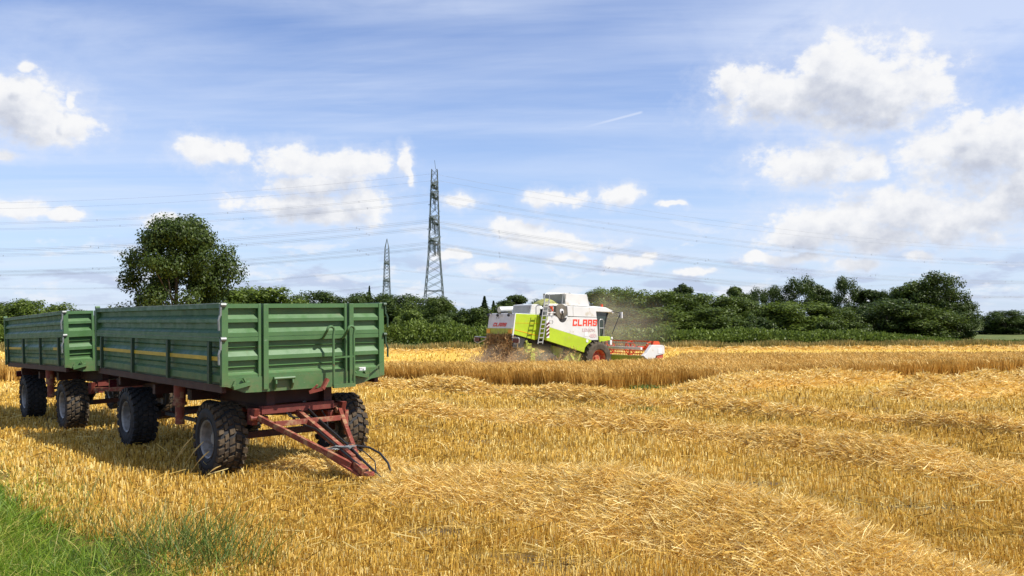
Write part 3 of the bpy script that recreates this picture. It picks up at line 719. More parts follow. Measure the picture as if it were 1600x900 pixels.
def dark_tuft():
    parts = []
    for (px, py, n, h0, h1, sp_) in [(330,840,60,.2,.45,.3),(150,790,90,.15,.35,.4),(250,880,260,.25,.55,.16),(300,870,240,.25,.6,.15),(215,850,160,.2,.45,.2),(350,890,200,.25,.62,.14),(270,900,240,.2,.5,.22),(160,830,120,.2,.45,.25),(60,740,200,.15,.3,.5),(20,720,160,.12,.28,.5),(120,770,160,.15,.32,.4),(390,900,120,.2,.6,.15)]:
        n = int(n * .6); c_ = onground(px, py); x = c_[0] + rng.normal(size=n) * sp_ * 1.3; y = c_[1] + rng.normal(size=n) * sp_ * .8
        D = np.stack([rng.normal(size=n) * .30 + .12, rng.normal(size=n) * .28, np.ones(n)], 1); D /= np.linalg.norm(D, axis=1, keepdims=True)
        L_ = rng.uniform(h0, h1, n)
        parts.append(ribbons(np.stack([x, y, terr(x, y) - .01], 1), D, L_, np.full(n, .007) * rng.uniform(.6, 1.2, n), np.clip(rng.normal(.55, .28, n), 0, 1),
                     bend=np.stack([D[:, 0] * .2 + rng.normal(size=n) * .05, rng.normal(size=n) * .08, -rng.random(n) * .08], 1), seg=4))
    return join(parts)
V, Q, v = dark_tuft()
tag(np_mesh('coarse_grass', V, Q, M['weeds'], v=v), 'tufts of darker tall coarse grass between the green bank and the stubble', 'grass', kind='stuff')

# bleached seed stalks by the wheels
STK = [((197,703),(226,640),'left'),((183,688),(186,630),'far left'),((262,738),(302,682),''),((280,742),(318,690),''),((292,748),(327,705),''),((315,752),(345,728),''),((268,735),(290,700),'')]
stl = ['bleached grass stalk leaning right across the rear wheel of the near trailer', 'bleached upright grass stalk at the far-left edge of the near trailer rear wheel',
       'long bleached grass stalk left of the near front wheel, second tallest', 'tallest bleached grass stalk touching the near front wheel rim', 'curved bleached grass stalk pointing at the near front wheel',
       'short bleached grass stalk in front of the near front wheel bottom', 'leftmost of the bleached stalks beside the near front wheel']
for (b, t_, _), lab in zip(STK, stl):
    B = onground(*b); d = ray(*t_); s = B[1] / d[1]; T = np.array([d[0] * s, B[1], CZ + d[2] * s])
    mid = B * .45 + T * .55; mid[0] -= .03; mid[2] += 0.04
    mb = MB(); pts = [B * (1-u)**2 + 2 * u * (1-u) * mid + T * u * u for u in np.linspace(0, 1, 9)]
    mb.tube(pts, [.004, .004, .004, .0035, .004, .008, .0095, .008, .003], 5)
    tag(mb.build('grass_stalk', M['straw'], smooth=True), lab, 'grass stalk', 'bleached grass stalks by the trailer wheels')
for me in [o.data for o in bpy.data.objects if o.name.startswith('grass_stalk')]:
    at = me.attributes.new('v', 'FLOAT', 'POINT'); at.data.foreach_set('value', np.full(len(me.vertices), .85, np.float32))

# ------------------------------------------------------------ hedge + verge
def hedge():
    n = 90000; k = rng.uniform(-0.75, 0.85, n); x = k * 82
    y = field_end(x) + 3.2 + rng.random(n) * 5.0
    top = np.interp(x, [-60, -14, -6, 4, 10, 20, 33, 40, 47, 60], [2.2, 2.3, 2.2, 2.0, 1.75, 1.7, 1.45, 1.1, .35, .3])
    top = top * (1 + .16 * lump(x * .35, y * .3) + .10 * lump(x * 1.1, y))
    prof = np.clip(1 - ((y - field_end(x) - 5.7) / 3.0) ** 2, 0.1, 1) ** .5
    z = -.45 + top * prof * (rng.random(n) ** .35)
    c_ = np.stack([x, y, z], 1); D = rng.normal(size=(n, 3)) + np.array([0, -.3, .7]); D /= np.linalg.norm(D, axis=1, keepdims=True)
    return ribbons(c_, D, rng.uniform(.12, .34, n), rng.uniform(.06, .15, n), np.clip(rng.normal(.5, .25, n) + .12 * lump(x * .8, y), 0, 1), seg=1)
V, Q, v = hedge()
hm = leafmat('hedge_leaf', (0.05, 0.08, 0.011), (0.125, 0.175, 0.024), (0.20, 0.26, 0.042))
tag(np_mesh('hedgerow', V, Q, hm, v=v), 'low green brambly hedgerow running along the far edge of the field', 'hedge', kind='stuff')
def verge():
    n = 60000; k = rng.uniform(-0.75, 0.85, n); x = k * 80
    y = field_end(x) + rng.random(n) ** 1.2 * 3.4
    h = rng.uniform(.2, .75, n) * (1 + .3 * lump(x * .5, y * .4))
    D = np.stack([rng.normal(size=n) * .2, rng.normal(size=n) * .2, np.ones(n)], 1); D /= np.linalg.norm(D, axis=1, keepdims=True)
    return ribbons(np.stack([x, y, terr(x, y)], 1), D, h, rng.uniform(.04, .09, n), np.clip(rng.normal(.55, .22, n) + .2 * lump(x * .3, y * .2), 0, 1), seg=2,
                   bend=np.stack([rng.normal(size=n) * .08, rng.normal(size=n) * .05, -rng.random(n) * .08], 1))
V, Q, v = verge()
tag(np_mesh('verge_grass', V, Q, M['dry'], v=v), 'dry tawny grass verge between stubble and hedgerow', 'grass', kind='stuff')

# ------------------------------------------------------------ trees
def crown_pts(kind, r):
    """unit tree, height 1, trunk base 0: returns lobes (centre, radius) and branch list"""
    lobes = []
    if kind == 'oak':
        for i in range(95):
            a = r.uniform(0, 2*np.pi); zz = r.uniform(.06, .93); rad = .50 * math.sqrt(max(0.03, 1 - ((zz - .46) / .50) ** 2)) * r.uniform(.35, 1.0)
            lobes.append((rad*math.cos(a), rad*math.sin(a), zz, r.uniform(.085, .15)))
    elif kind == 'dense':
        for i in range(60):
            a = r.uniform(0, 2*np.pi); zz = r.uniform(.06, .9); rad = .36 * math.sqrt(max(0.02, 1 - ((zz - .5) / .46) ** 2)) * r.uniform(.5, 1.0)
            lobes.append((rad*math.cos(a), rad*math.sin(a), zz, r.uniform(.09, .17)))
    elif kind == 'tall':
        for i in range(34):
            a = r.uniform(0, 2*np.pi); zz = r.uniform(.25, .95); rad = .27 * math.sqrt(max(0.02, 1 - ((zz - .6) / .38) ** 2)) * r.uniform(.3, 1.0)
            lobes.append((rad*math.cos(a), rad*math.sin(a), zz, r.uniform(.05, .11)))
    elif kind == 'bush':
        for i in range(26):
            a = r.uniform(0, 2*np.pi); zz = r.uniform(.1, .82); rad = .62 * math.sqrt(max(0.02, 1 - (zz / .98) ** 2)) * r.uniform(.3, 1.0)
            lobes.append((rad*math.cos(a), rad*math.sin(a), zz, r.uniform(.12, .22)))
    return lobes
def tree_variant(kind, seed, nleaf, lsz, h):
    """meshes in metres for a tree of height h"""
    r = np.random.default_rng(seed); mb = MB()
    if kind == 'conifer':
        n = nleaf; zz = r.random(n) ** .8; tier = (zz * 16) % 1
        rad = (1 - zz) * .22 * (0.55 + .45 * (1 - tier)) * np.sqrt(r.random(n)); a = r.uniform(0, 2*np.pi, n)
        C = np.stack([rad*np.cos(a), rad*np.sin(a), .06 + .94*zz - rad * .25], 1) * h
        Nn = np.stack([np.cos(a)*.8, np.sin(a)*.8, np.full(n, .5)], 1) + r.normal(size=(n, 3)) * .6
        mb.tube([(0,0,0),(0,0,h*.5),(0,0,h*.97)], [h*.018, h*.012, .01], 7)
    else:
        lobes = np.array(crown_pts(kind, r)); k = r.choice(len(lobes), nleaf, p=lobes[:, 3]**2 / (lobes[:, 3]**2).sum())
        dirs = r.normal(size=(nleaf, 3)); dirs /= np.linalg.norm(dirs, axis=1, keepdims=True)
        rr = lobes[k, 3] * (r.random(nleaf) ** .42) * (1 + .25 * r.normal(size=nleaf) * .5)
        C = (lobes[k, :3] + dirs * rr[:, None] * np.array([1, 1, .8])) * h
        Nn = dirs * .9 + r.normal(size=(nleaf, 3)) * .55 + np.array([0, 0, .35])
        th = {'oak': .30, 'dense': .25, 'tall': .45, 'bush': .12}[kind]
        mb.tube([(0,0,-.1),(0.005*h,0,h*.08),(.0,0.004*h,h*th),(.01*h,0,h*.62)], [h*.035, h*.026, h*.02, h*.008], 9)
        top = Vector((.01*h, 0, h*th))
        for i in r.choice(len(lobes), min(16, len(lobes)), replace=False):
            e = Vector(lobes[i, :3] * h); s_ = Vector((0, 0, h * (th * r.uniform(.7, 1.25)))); m_ = s_.lerp(e, .5) + Vector((0, 0, -.03*h))
            mb.tube([s_, m_, e], [h*.011, h*.007, h*.003], 5)
    Nn /= np.linalg.norm(Nn, axis=1, keepdims=True); n = len(C)
    up = r.normal(size=(n, 3)); A = np.cross(Nn, up); A /= np.linalg.norm(A, axis=1, keepdims=True); B = np.cross(Nn, A)
    s = lsz * r.uniform(.6, 1.4, n)[:, None]; 
    Vv = np.stack([C - A*s, C - B*s*.6, C + A*s, C + B*s*.6], 1).reshape(-1, 3); Ff = np.arange(4*n).reshape(n, 4)
    v_ = np.repeat(np.clip(r.normal(.45, .2, n) + .15 * lump(C[:, 0]*2.2/max(1,h/8), C[:, 2]*2.2/max(1,h/8)), 0, 1), 4)
    return Vv, Ff, v_, mb
VAR = {}
def get_var(kind, i, nleaf, lsz, h, lm):
    key = (kind, i, lm)
    if key not in VAR:
        Vv, Ff, v_, mb = tree_variant(kind, hash((kind, i)) % 1000 if False else sum(map(ord, kind)) + 31 * i, nleaf, lsz, h)
        root = empty('tree'); c_ = np_mesh('crown', Vv, Ff, M[lm], root, v=v_); t_ = mb.build('trunk', M['bark'], root, smooth=True)
        VAR[key] = [root, h, False]
    return VAR[key]
def place_tree(name, label, kind, i, lm, px, top, wid, dist, group='trees along the far edge of the field', leafs=5200, lsz=.17, cat='tree', base_z=-.45, half=None):
    H0 = {'oak': 9.0, 'dense': 8.0, 'tall': 9.0, 'bush': 4.0, 'conifer': 8.0}[kind]
    W0 = {'oak': 1.05, 'dense': .95, 'tall': .68, 'bush': 1.45, 'conifer': .42}[kind] * H0
    vr = get_var(kind, i, leafs, lsz, H0, lm)
    root = vr[0] if not vr[2] else copy_tree(vr[0]); vr[2] = True
    root.name = name
    h = CZ + (HOR - top) * dist / F - base_z; w = wid * dist / F
    root.location = ((px - 800) / F * dist, dist, base_z); root.rotation_euler = (0, 0, random.uniform(0, 6.28))
    root.scale = (w / W0, w / W0, h / H0)
    return tag(root, label, cat, group)

lone = place_tree('lone_tree', 'large round-crowned leafy tree standing alone behind the trailers', 'oak', 0, 'leaf_dark', 275, 340, 196, 72, group=None, leafs=70000, lsz=.095)
lone.rotation_euler.z = 1.1
# (px, top, width, distance, kind, variant, leaf, label)
T = [
 (18,470,90,96,'dense',1,'leaf_mid','leafy tree at the left edge of the picture above the far trailer'),
 (62,464,66,94,'dense',2,'leaf_light','light green round tree above the far trailer, second from the left edge'),
 (108,482,50,110,'dense',3,'leaf_dark','low distant treetop just left of the lone tree, above the trailer gap'),
 (352,449,90,100,'dense',1,'leaf_light','bright green tree right beside the lone tree'),
 (405,446,110,102,'dense',3,'leaf_light','broad bright green domed tree behind the near trailer'),
 (446,457,60,104,'dense',2,'leaf_mid','smaller green tree at the right foot of the domed bright green tree'),
 (500,453,76,112,'dense',1,'leaf_dark','dark round tree rising just right of the gap behind the near trailer'),
 (540,460,60,112,'dense',2,'leaf_dark','low dark tree between the dark round tree and the conifer tip'),
 (580,456,74,116,'dense',3,'leaf_dark','dark tree at the foot of the small pylon, left side'),
 (577,447,16,118,'conifer',1,'leaf_con','single narrow conifer tip left of the small pylon'),
 (622,459,80,114,'dense',1,'leaf_dark','dark wide tree just right of the small pylon'),
 (660,461,70,110,'dense',2,'leaf_mid','tree covering the left leg of the tall pylon'),
 (684,462,44,104,'dense',3,'leaf_mid','tree at the right leg of the tall pylon'),
 (700,470,26,120,'tall',1,'leaf_dark','slim dark tree right of the tall pylon at the end of the wood'),
 (640,480,90,96,'bush',1,'leaf_light','pale green willow-like bush in front of the small pylon wood'),
 (690,490,70,92,'bush',2,'leaf_mid','round bush below the tall pylon'),
 (735,478,56,100,'dense',2,'leaf_dark','low leafy tree in the dip right of the tall pylon'),
 (757,463,26,110,'conifer',1,'leaf_con','tallest spruce left of the combine rear'),
 (771,470,20,108,'conifer',2,'leaf_con','short spruce standing close to the combine rear'),
 (748,480,60,100,'dense',1,'leaf_mid','green tree below the spruces left of the combine'),
 (803,461,44,104,'tall',2,'leaf_dark','dark pointed tree above the rear hood of the combine'),
 (790,474,44,100,'dense',3,'leaf_mid','leafy tree peeking over the combine unloading tube'),
 (838,464,36,112,'dense',2,'leaf_dark','dark treetop left of the combine grain tank'),
 (880,458,34,110,'dense',1,'leaf_dark','treetop peeking above the combine grain tank cover'),
 (936,449,56,100,'dense',3,'leaf_light','dusty light green tree just right of the grain tank'),
 (968,447,52,102,'dense',1,'leaf_light','dusty tree above the combine cab'),
 (1000,450,60,98,'dense',2,'leaf_light','light green tree right of the combine cab'),
 (1035,453,60,97,'dense',3,'leaf_light','light green tree above the white header end'),
 (1068,440,42,112,'tall',1,'leaf_dark','dark treetop poking highest above the middle of the light green trees'),
 (1075,456,74,96,'dense',1,'leaf_mid','broad green tree in the middle of the right-hand wood'),
 (1112,455,64,97,'dense',2,'leaf_light','light tree right of the middle of the wood'),
 (1152,448,34,104,'tall',2,'leaf_mid','feathery pale treetop left of the dark oaks'),
 (1145,462,66,95,'dense',3,'leaf_mid','rounded tree below the feathery pale treetop'),
 (1186,450,48,108,'oak',1,'leaf_dark','first dark open-crowned oak of the right-hand group'),
 (1215,446,44,108,'oak',2,'leaf_dark','second dark oak of the right-hand group'),
 (1252,432,64,106,'oak',1,'leaf_dark','tall dark oak with a rounded top left of the twin oaks'),
 (1288,441,44,108,'tall',1,'leaf_dark','narrow dark oak between the two rounded oak tops'),
 (1325,432,52,104,'oak',2,'leaf_dark','tall dark oak with see-through lower branches'),
 (1195,470,70,95,'dense',2,'leaf_mid','green tree in front of the first dark oaks'),
 (1248,470,96,93,'dense',3,'leaf_light','bright bushy tree in front of the tall dark oaks'),
 (1300,478,70,93,'dense',1,'leaf_mid','green tree below the see-through oak'),
 (1358,453,56,104,'tall',2,'leaf_dark','thin-topped tree right of the see-through oak'),
 (1390,452,50,102,'oak',1,'leaf_dark','dark tree left of the big corner tree'),
 (1385,462,90,94,'dense',2,'leaf_dark','dark dense tree in front of the corner group'),
 (1437,438,80,100,'dense',3,'leaf_mid','green shoulder of the big corner group, left part'),
 (1464,425,84,98,'oak',2,'leaf_dark','highest tree of the right-hand wood, at its corner'),
 (1492,452,54,97,'dense',1,'leaf_dark','dark tree forming the right end of the wood'),
 (1440,472,90,92,'dense',2,'leaf_mid','low full tree in front of the highest corner tree'),
 (1495,485,50,93,'dense',3,'leaf_dark','low dark tree at the right foot of the wood'),
 (1570,484,62,150,'dense',1,'leaf_dark','distant broad tree by the right edge of the picture'),
 (1610,486,60,152,'dense',2,'leaf_dark','distant tree cut by the right edge of the picture'),
 (1535,515,60,155,'bush',3,'leaf_dark','low distant bush in the gap right of the wood'),
 (1040,478,90,92,'dense',2,'leaf_light','low rounded tree above the hedge right of the header'),
 (1110,480,80,91,'dense',3,'leaf_mid','low rounded tree above the hedge below the feathery top'),
 (975,480,80,92,'dense',1,'leaf_mid','low tree veiled in dust behind the header'),
 (1340,500,70,88,'bush',1,'leaf_mid','round bush at the foot of the right-hand oaks'),
 (1290,498,60,88,'bush',2,'leaf_mid','small round bush left of the bush below the oaks'),
 (1180,492,80,89,'bush',3,'leaf_dark','dark bush below the first dark oaks'),
]
for (px, top, wid, dist, kind, i, lm, lab) in T:
    nm = {'oak': 'oak_tree', 'dense': 'broadleaf_tree', 'tall': 'slender_tree', 'bush': 'bush', 'conifer': 'spruce_tree'}[kind]
    if kind == 'dense' : wid *= (1.7 if dist < 100 and px < 1300 else 1.5)
    if kind == 'tall': wid *= 1.45
    if kind == 'conifer': wid *= 2.3
    if kind == 'oak': wid *= 1.2
    place_tree(nm, lab, kind, i, lm, px, top, wid, dist, cat='bush' if kind == 'bush' else 'tree', leafs=4200 if kind == 'conifer' else 19000, lsz=.13 if kind != 'conifer' else .10)
for k_, vr in VAR.items():
    if not vr[2]: bpy.data.objects.remove(vr[0])

# ------------------------------------------------------------ pylons and cables
def lattice(mb, w0, w1, z0, z1, bays, leg, br):
    zs = z0 + (z1 - z0) * (1 - (1 - np.linspace(0, 1, bays + 1)) ** 1.0)
    def wd(z): return w0 + (w1 - w0) * (z - z0) / (z1 - z0)
    for sx in (-1, 1):
        for sy in (-1, 1):
            mb.bar((sx*w0/2, sy*w0/2, z0), (sx*w1/2, sy*w1/2, z1), leg)
    for i in range(bays):
        a, b = zs[i], zs[i+1]; wa, wb = wd(a)/2, wd(b)/2
        for s in (-1, 1):
            if i % 2: p, q = (-wa, wb)
            else: p, q = (wa, -wb)
            mb.bar((-wa, s*wa, a), (wb, s*wb, b), br); mb.bar((wa*.0-wa, s*wa, a+0) if False else (wa, s*wa, a), (-wb, s*wb, b), br*.55)
            mb.bar((s*wa, -wa, a), (s*wb, wb, b), br); mb.bar((s*wa, wa, a), (s*wb, -wb, b), br*.55)
def build_pylon(name, label, base, H, w0, wm, zm, w1, arms, legw, brw, top_point=False):
    root = empty(name, label, 'pylon', 'lattice power pylons', loc=base)
    mb = MB(); lattice(mb, w0, wm, 0, zm, 9, legw, brw); lattice(mb, wm, w1, zm, H, 12, legw*.8, brw*.85)
    for z in (8.5, 12.5):
        w = (w0 + (wm-w0)*z/zm)/2
        for s in (-1, 1): mb.bar((-w, s*w, z), (w, s*w, z), brw*1.4); mb.bar((s*w, -w, z), (s*w, w, z), brw*1.4)
    if top_point:
        for sx in (-1, 1):
            for sy in (-1, 1): mb.bar((sx*w1/2, sy*w1/2, H), (0, 0, H+6), legw*.7)
    else: mb.bar((.4, 0, H), (0, 0, H+3.2), .12)
    mb.build('lattice_tower', M['pylon'], root)
    for (z, half, strings) in arms:
        a = MB(); wz = w1/2 + (wm - w1)/2*max(0, (H-z)/(H-zm))
        for s in (-1, 1):
            for sx in (-1, 1):
                a.bar((sx*wz, s*wz, z), (0, s*half, z+.1), legw*1.1); a.bar((sx*wz, s*wz, z+2.0), (0, s*half, z+.3), legw*1.1)
                for k in range(1, 7):
                    u = k/7; a.bar((sx*wz*(1-u), s*(wz+(half-wz)*u), z), (sx*wz*(1-u+.14), s*(wz+(half-wz)*(u-.14)), z+2*(1-u+.14)), brw)
            for k in range(1, 6):
                u = k/6; a.bar((-wz*(1-u), s*(wz+(half-wz)*u), z), (wz*(1-u), s*(wz+(half-wz)*u), z), brw)
        ao = a.build('crossarm', M['pylon'], root)
        for yy in strings:
            for s in (-1, 1):
                for dxx in (-.55, .55):
                    i_ = MB(); pr = []
                    for k in range(12): pr += [(.10, -k*.32), (.30, -k*.32-.1), (.10, -k*.32-.2)]
                    i_.lathe(pr, (dxx*1.0, s*yy, z), 'z', 7); i_.bar((dxx, s*yy, z-3.8), (dxx*2.4, s*yy, z-4.1), .15)
                    i_.build('insulator', M['insul'], ao)
    return root
PB = (-27.2, 299, -.5)
py = build_pylon('power_pylon', 'tall lattice power pylon rising from the wood behind the combine', PB, 55.2, 8.0, 4.1, 24, 1.9,
    [(49.0, 7.0, []), (45.6, 9.0, [8.6]), (36.8, 13.0, [7.2, 12.6]), (29.4, 11.5, [6.6, 11.0])], .30, .15)
build_pylon('power_pylon', 'small distant pointed lattice pylon left of the tall one', (-79.2, 541, -.5), 47.5, 7.0, 4.0, 22, 2.4,
    [(37.5, 9, [8.6]), (26.5, 12, [7, 11.5])], .34, .20, top_point=True)
def span(side, ybase, z0, twins, label, name='power_cable', rad=.032, base=PB, phis=(25, 1), ab=((.11, .0002), (.11, .0003)), sep=.45, lmax=None, off=0.0):
    i = 0 if side > 0 else 1; ph = R_(phis[i]); a, b = ab[i]; T_ = a / b
    ph2 = ph; ux_, uy_ = side * math.cos(ph), math.sin(ph)
    nx_, ny_ = -uy_, ux_
    mb = MB()
    nperp = 1
    for k in range(twins):
        o = (k - (twins - 1) / 2) * sep; pts = []
        for t_ in np.linspace(0.0, T_, 60):
            pts.append((base[0] + ux_ * t_ - abs(uy_) * 0, base[1] + ybase + uy_ * t_, z0 - a * t_ + b * t_ * t_ + o))
        mb.tube(pts, rad, 3, cap=False)
    if twins > 1:
        for t_ in np.arange(25, T_, 45):
            p = (base[0] + ux_ * t_, base[1] + ybase + uy_ * t_, z0 - a * t_ + b * t_ * t_)
            mb.bar((p[0], p[1], p[2] - sep*.65), (p[0], p[1], p[2] + sep*.65), .14)
    return tag(mb.build(name, M['wire']), label, 'power cable', 'overhead power cables')
sd = {1: 'right', -1: 'left'}
for s in (1, -1):
    for nf, yb in (('nearer', -8.6), ('farther', 8.6)):
        span(s, yb, 44.7, 2, f'{nf} twin cable of the upper level running {sd[s]} from the tall pylon')
        span(s, yb * .8, 52.0, 1, f'{nf} thin earth wire running {sd[s]} from the top of the tall pylon', rad=.028)
    for nf, yb in (('nearest', -12.6), ('second nearest', -7.2), ('second farthest', 7.2), ('farthest', 12.6)):
        span(s, yb, 35.4, 2, f'{nf} twin cable of the middle level running {sd[s]} from the tall pylon')
    for nf, yb in (('nearest', -11.0), ('second nearest', -6.6), ('second farthest', 6.6), ('farthest', 11.0)):
        span(s, yb, 28.0, 2, f'{nf} twin cable of the lowest level running {sd[s]} from the tall pylon')
    for nf, z_ in (('upper', 34.0), ('lower', 23.0)):
        span(s, 0, z_, 2, f'{nf} cable running {sd[s]} from the small distant pylon', base=(-79.2, 541, -.5), phis=(20, 10), ab=((.10, .00022), (.10, .00022)), rad=.05, sep=.6)
#TRAILERS
# ------------------------------------------------------------ farm trailers
TW, TL_, TH, TG = 2.42, 5.884, 1.115, 1.20      # box width, length, board top, height of the box bottom above ground
OFF = (0, 0, TG)
PRO_UP = [(1.058,.004),(1.05,.058),(.975,.062),(.918,.006),(.872,.006),(.866,.058),(.79,.058),(.737,.006)]
PRO_LO = [(.625,.004),(.62,.058),(.556,.058),(.546,.032),(.536,.058),(.492,.058),(.43,.006),(.376,.006),(.37,.058),(.30,.058),(.288,.032),(.276,.058),(.222,.058),(.188,.006),(.136,.006)]
def fmap(side):
    if side == 'front': return lambda z, d, u: (u, d, z)
    if side == 'left': return lambda z, d, u: (d, u, z)
    if side == 'right': return lambda z, d, u: (TW - d, u, z)
    return lambda z, d, u: (u, TL_ - d, z)
def sheet(mb, prof, side, a, b, back=.078):
    poly_ = list(prof) + [(prof[-1][0], back), (prof[0][0], back)]
    mb.prism(poly_, fmap(side), a, b)
def sbox(mb, side, u0, u1, z0, z1, d0, d1):
    f = fmap(side); p, q = f(z0, d0, u0), f(z1, d1, u1)
    mb.box(tuple(map(min, p, q)), tuple(map(max, p, q)))
def make_wheel(parent, x, y, mirror, muddy=True, spin=0.0, z=.49):
    r, w = .49, .40; W_ = .90
    hub = MB(); sgn = -1 if not mirror else 1          # outer face direction
    c = (x, y, z)
    hub.lathe([(0, sgn*.10), (.075, sgn*.10), (.085, sgn*.05), (.085, -sgn*.12), (0, -sgn*.12)], c, 'x', 18)
    for k in range(6):
        a = k*math.pi/3; p = (x + sgn*.035, y + .13*math.cos(a), z + .13*math.sin(a)); q = (x + sgn*.075, p[1], p[2]); hub.tube([p, q], .016, 6)
    wh = hub.build('wheel', M['rim'], parent, smooth=True)
    rim = MB()
    rim.lathe([(.05, sgn*.045), (.16, sgn*.05), (.185, sgn*.03), (.20, -sgn*.02), (.215, sgn*.01), (.225, sgn*.13), (.235, sgn*.17), (.258, sgn*.185), (.262, sgn*.17), (.25, sgn*.12), (.25, -sgn*.17), (.26, -sgn*.185), (.23, -sgn*.17), (.20, -sgn*.10), (.05, -sgn*.03)], c, 'x', 40)
    rim.build('rim', M['rim'], wh, smooth=True)
    ty = MB()
    ty.lathe([(.245, sgn*0.1485), (.262, sgn*0.1710), (.30, sgn*0.1935), (.37, sgn*0.1998), (.42, sgn*0.1908), (.452, sgn*0.1620), (.462, sgn*0.1080), (.466, 0), (.462, -sgn*0.1080), (.452, -sgn*0.1620), (.42, -sgn*0.1908), (.37, -sgn*0.1998), (.30, -sgn*0.1935), (.262, -sgn*0.1710), (.245, -sgn*0.1485)], c, 'x', 56)
    ty.lathe([(.30, sgn*0.1953), (.305, sgn*0.2016), (.31, sgn*0.1966)], c, 'x', 48)
    tyo = ty.build('tyre', M['tyre'], wh, smooth=True)
    tr = MB(); nb = 24; rr_ = random.Random(int(x*10+y*7))
    for k in range(nb):
        for (h0, h1, ph_, rad0) in ((.12, .20, 0, .425), (.032, .112, .5, .455), (-.054, .026, 0, .455), (-.117, -.062, .5, .455), (-.20, -.125, 0, .425)):
            a = 2*math.pi*(k+ph_)/nb + spin; da = 2*math.pi/nb*.33; sk = .10*(1 if h0 > 0 else -1)
            vs = []
            r1 = r + rr_.uniform(-.012, .004); a += rr_.uniform(-.02, .02)
            for rad in (rad0, r1):
                sh = .85 if rad > .48 else 1.0
                for (h, aa) in ((h0, a-da*sh), (h1, a-da*sh+sk*.5), (h1, a+da*sh+sk*.5), (h0, a+da*sh)):
                    hh = h if rad < .48 else (h0+h1)/2 + (h-(h0+h1)/2)*.9
                    vs.append((x + hh, y + rad*math.cos(aa), z + rad*math.sin(aa)))
            tr.add(vs, [(0,3,2,1),(4,5,6,7),(0,1,5,4),(1,2,6,5),(2,3,7,6),(3,0,4,7)])
    tr.build('tread', M['mud'] if muddy else M['tyre'], wh)
    return wh
def make_trailer(label, stripes, drawbar):
    root = empty('farm_trailer', label, 'trailer', 'green farm trailers')
    # boards
    for side, ln in (('left', TL_), ('right', TL_), ('rear', TW)):
        mb = MB(); lo = .03; 
        a, b = (.05, ln - .05) if side != 'rear' else (.05, TW - .05)
        sheet(mb, PRO_UP, side, a, b); sbox(mb, side, a, b, 1.06, TH, -.004, .06); sbox(mb, side, a, b, .684, .735, -.002, .06)
        up = mb.build('upper_side_board' if side != 'rear' else 'upper_tailboard', M['green'], root, off=OFF)
        mb = MB(); sheet(mb, [p if p[0] > .2 else (p[0]-.0, p[1]) for p in PRO_LO[:-1]] + [(.10, .006)], side, a, b)
        sbox(mb, side, a, b, .627, .678, -.006, .06)
        lob = mb.build('lower_side_board' if side != 'rear' else 'lower_tailboard', M['green'], root, off=OFF)
        for yy in ((.37, 1.98, 3.67, 5.44) if side != 'rear' else (.5, 1.21, 1.92)):
            rb = MB(); sbox(rb, side, yy-.035, yy+.035, .07, .624, -.035, .01)
            rb.build('rib', M['green_dark'], lob, off=OFF)
        if side != 'rear':
            sb = MB()
            for (s0, s1) in stripes: sbox(sb, side, s0, s1, .378, .431, .0005, .0055)
            sb.build('yellow_stripe', M['yellow'], lob, off=OFF)
            rl = MB(); sbox(rl, side, a, b, TH, TH+.012, -.012, .03); sbox(rl, side, a, b, .679, .683, -.012, .02)
            rl.build('edge_strip', M['rail'], up, off=OFF)
    # front wall
    mb = MB()
    for (a, b) in ((.045, .51), (.61, 1.79), (1.89, 2.375)):
        sheet(mb, PRO_UP, 'front', a, b); sheet(mb, PRO_LO, 'front', a, b)
        sbox(mb, 'front', a, b, 1.058, TH, 0, .06); sbox(mb, 'front', a, b, .682, .737, 0, .06); sbox(mb, 'front', a, b, .622, .677, 0, .06)
    fr = mb.build('front_wall', M['green'], root, off=OFF)
    for (a, b, z0_, z1_, d_) in ((0.0, .085, .06, TH+.004, -.010), (2.335, TW, .06, TH+.004, -.010), (.495, .535, 0, TH, -.004), (1.775, 1.815, 0, TH, -.004), (.555, .625, -.02, TH-.002, -.035), (1.835, 1.905, -.02, TH-.002, -.035)):
        mb = MB(); sbox(mb, 'front', a, b, z0_, z1_, d_, .055); mb.build('upright', M['green'], fr, off=OFF, bevel=.004)
    mb = MB()
    mb.prism([(.0, .05), (.07, .045), (.30, -.045), (.5, -.05), (1.9, -.05), (2.08, -.02), (2.2, .03), (2.36, .05), (TW, .14), (TW, .152), (0, .152)], lambda u, z, d: (u, d, z), -.008, .06)
    lp = mb.build('lower_plate', M['green'], root, off=OFF)
    # rust line at the plate is in the paint; corner latches, bracket
    mb = MB()
    for (bx, dz) in ((.13, 0), (2.12, .04)):
        s = 1 if bx < 1 else -1
        mb.bar((bx, -.06, .03+dz), (bx+.22*s, -.06, .075+dz), .045, .05); mb.bar((bx, -.03, .03+dz), (bx+.04*s, -.03, .11+dz), .03)
        mb.bar((bx+.20*s, -.03, .06+dz), (bx+.14*s, -.05, .155+dz), .025); mb.tube([(bx+.20*s, -.07, .10+dz), (bx+.23*s, -.02, .04+dz)], .022, 7)
    mb.bar((2.14, -.07, .12), (2.36, -.07, .27), .018)
    mb.build('latch', M['green'], lp, off=OFF)
    mb = MB()
    for xx in (.70, .94): mb.prism([(-.008, .14), (-.075, .14), (-.09, .05), (-.04, -.03), (-.008, -.03)], lambda d, z, u: (u, d, z), xx, xx+.02)
    mb.tube([(.68, -.07, .12), (.98, -.07, .12)], .022, 8); mb.box((.71, -.03, .10), (.95, -.009, .14))
    mb.build('step_bracket', M['green'], lp, off=OFF)
    # ladder rails
    mb = MB()
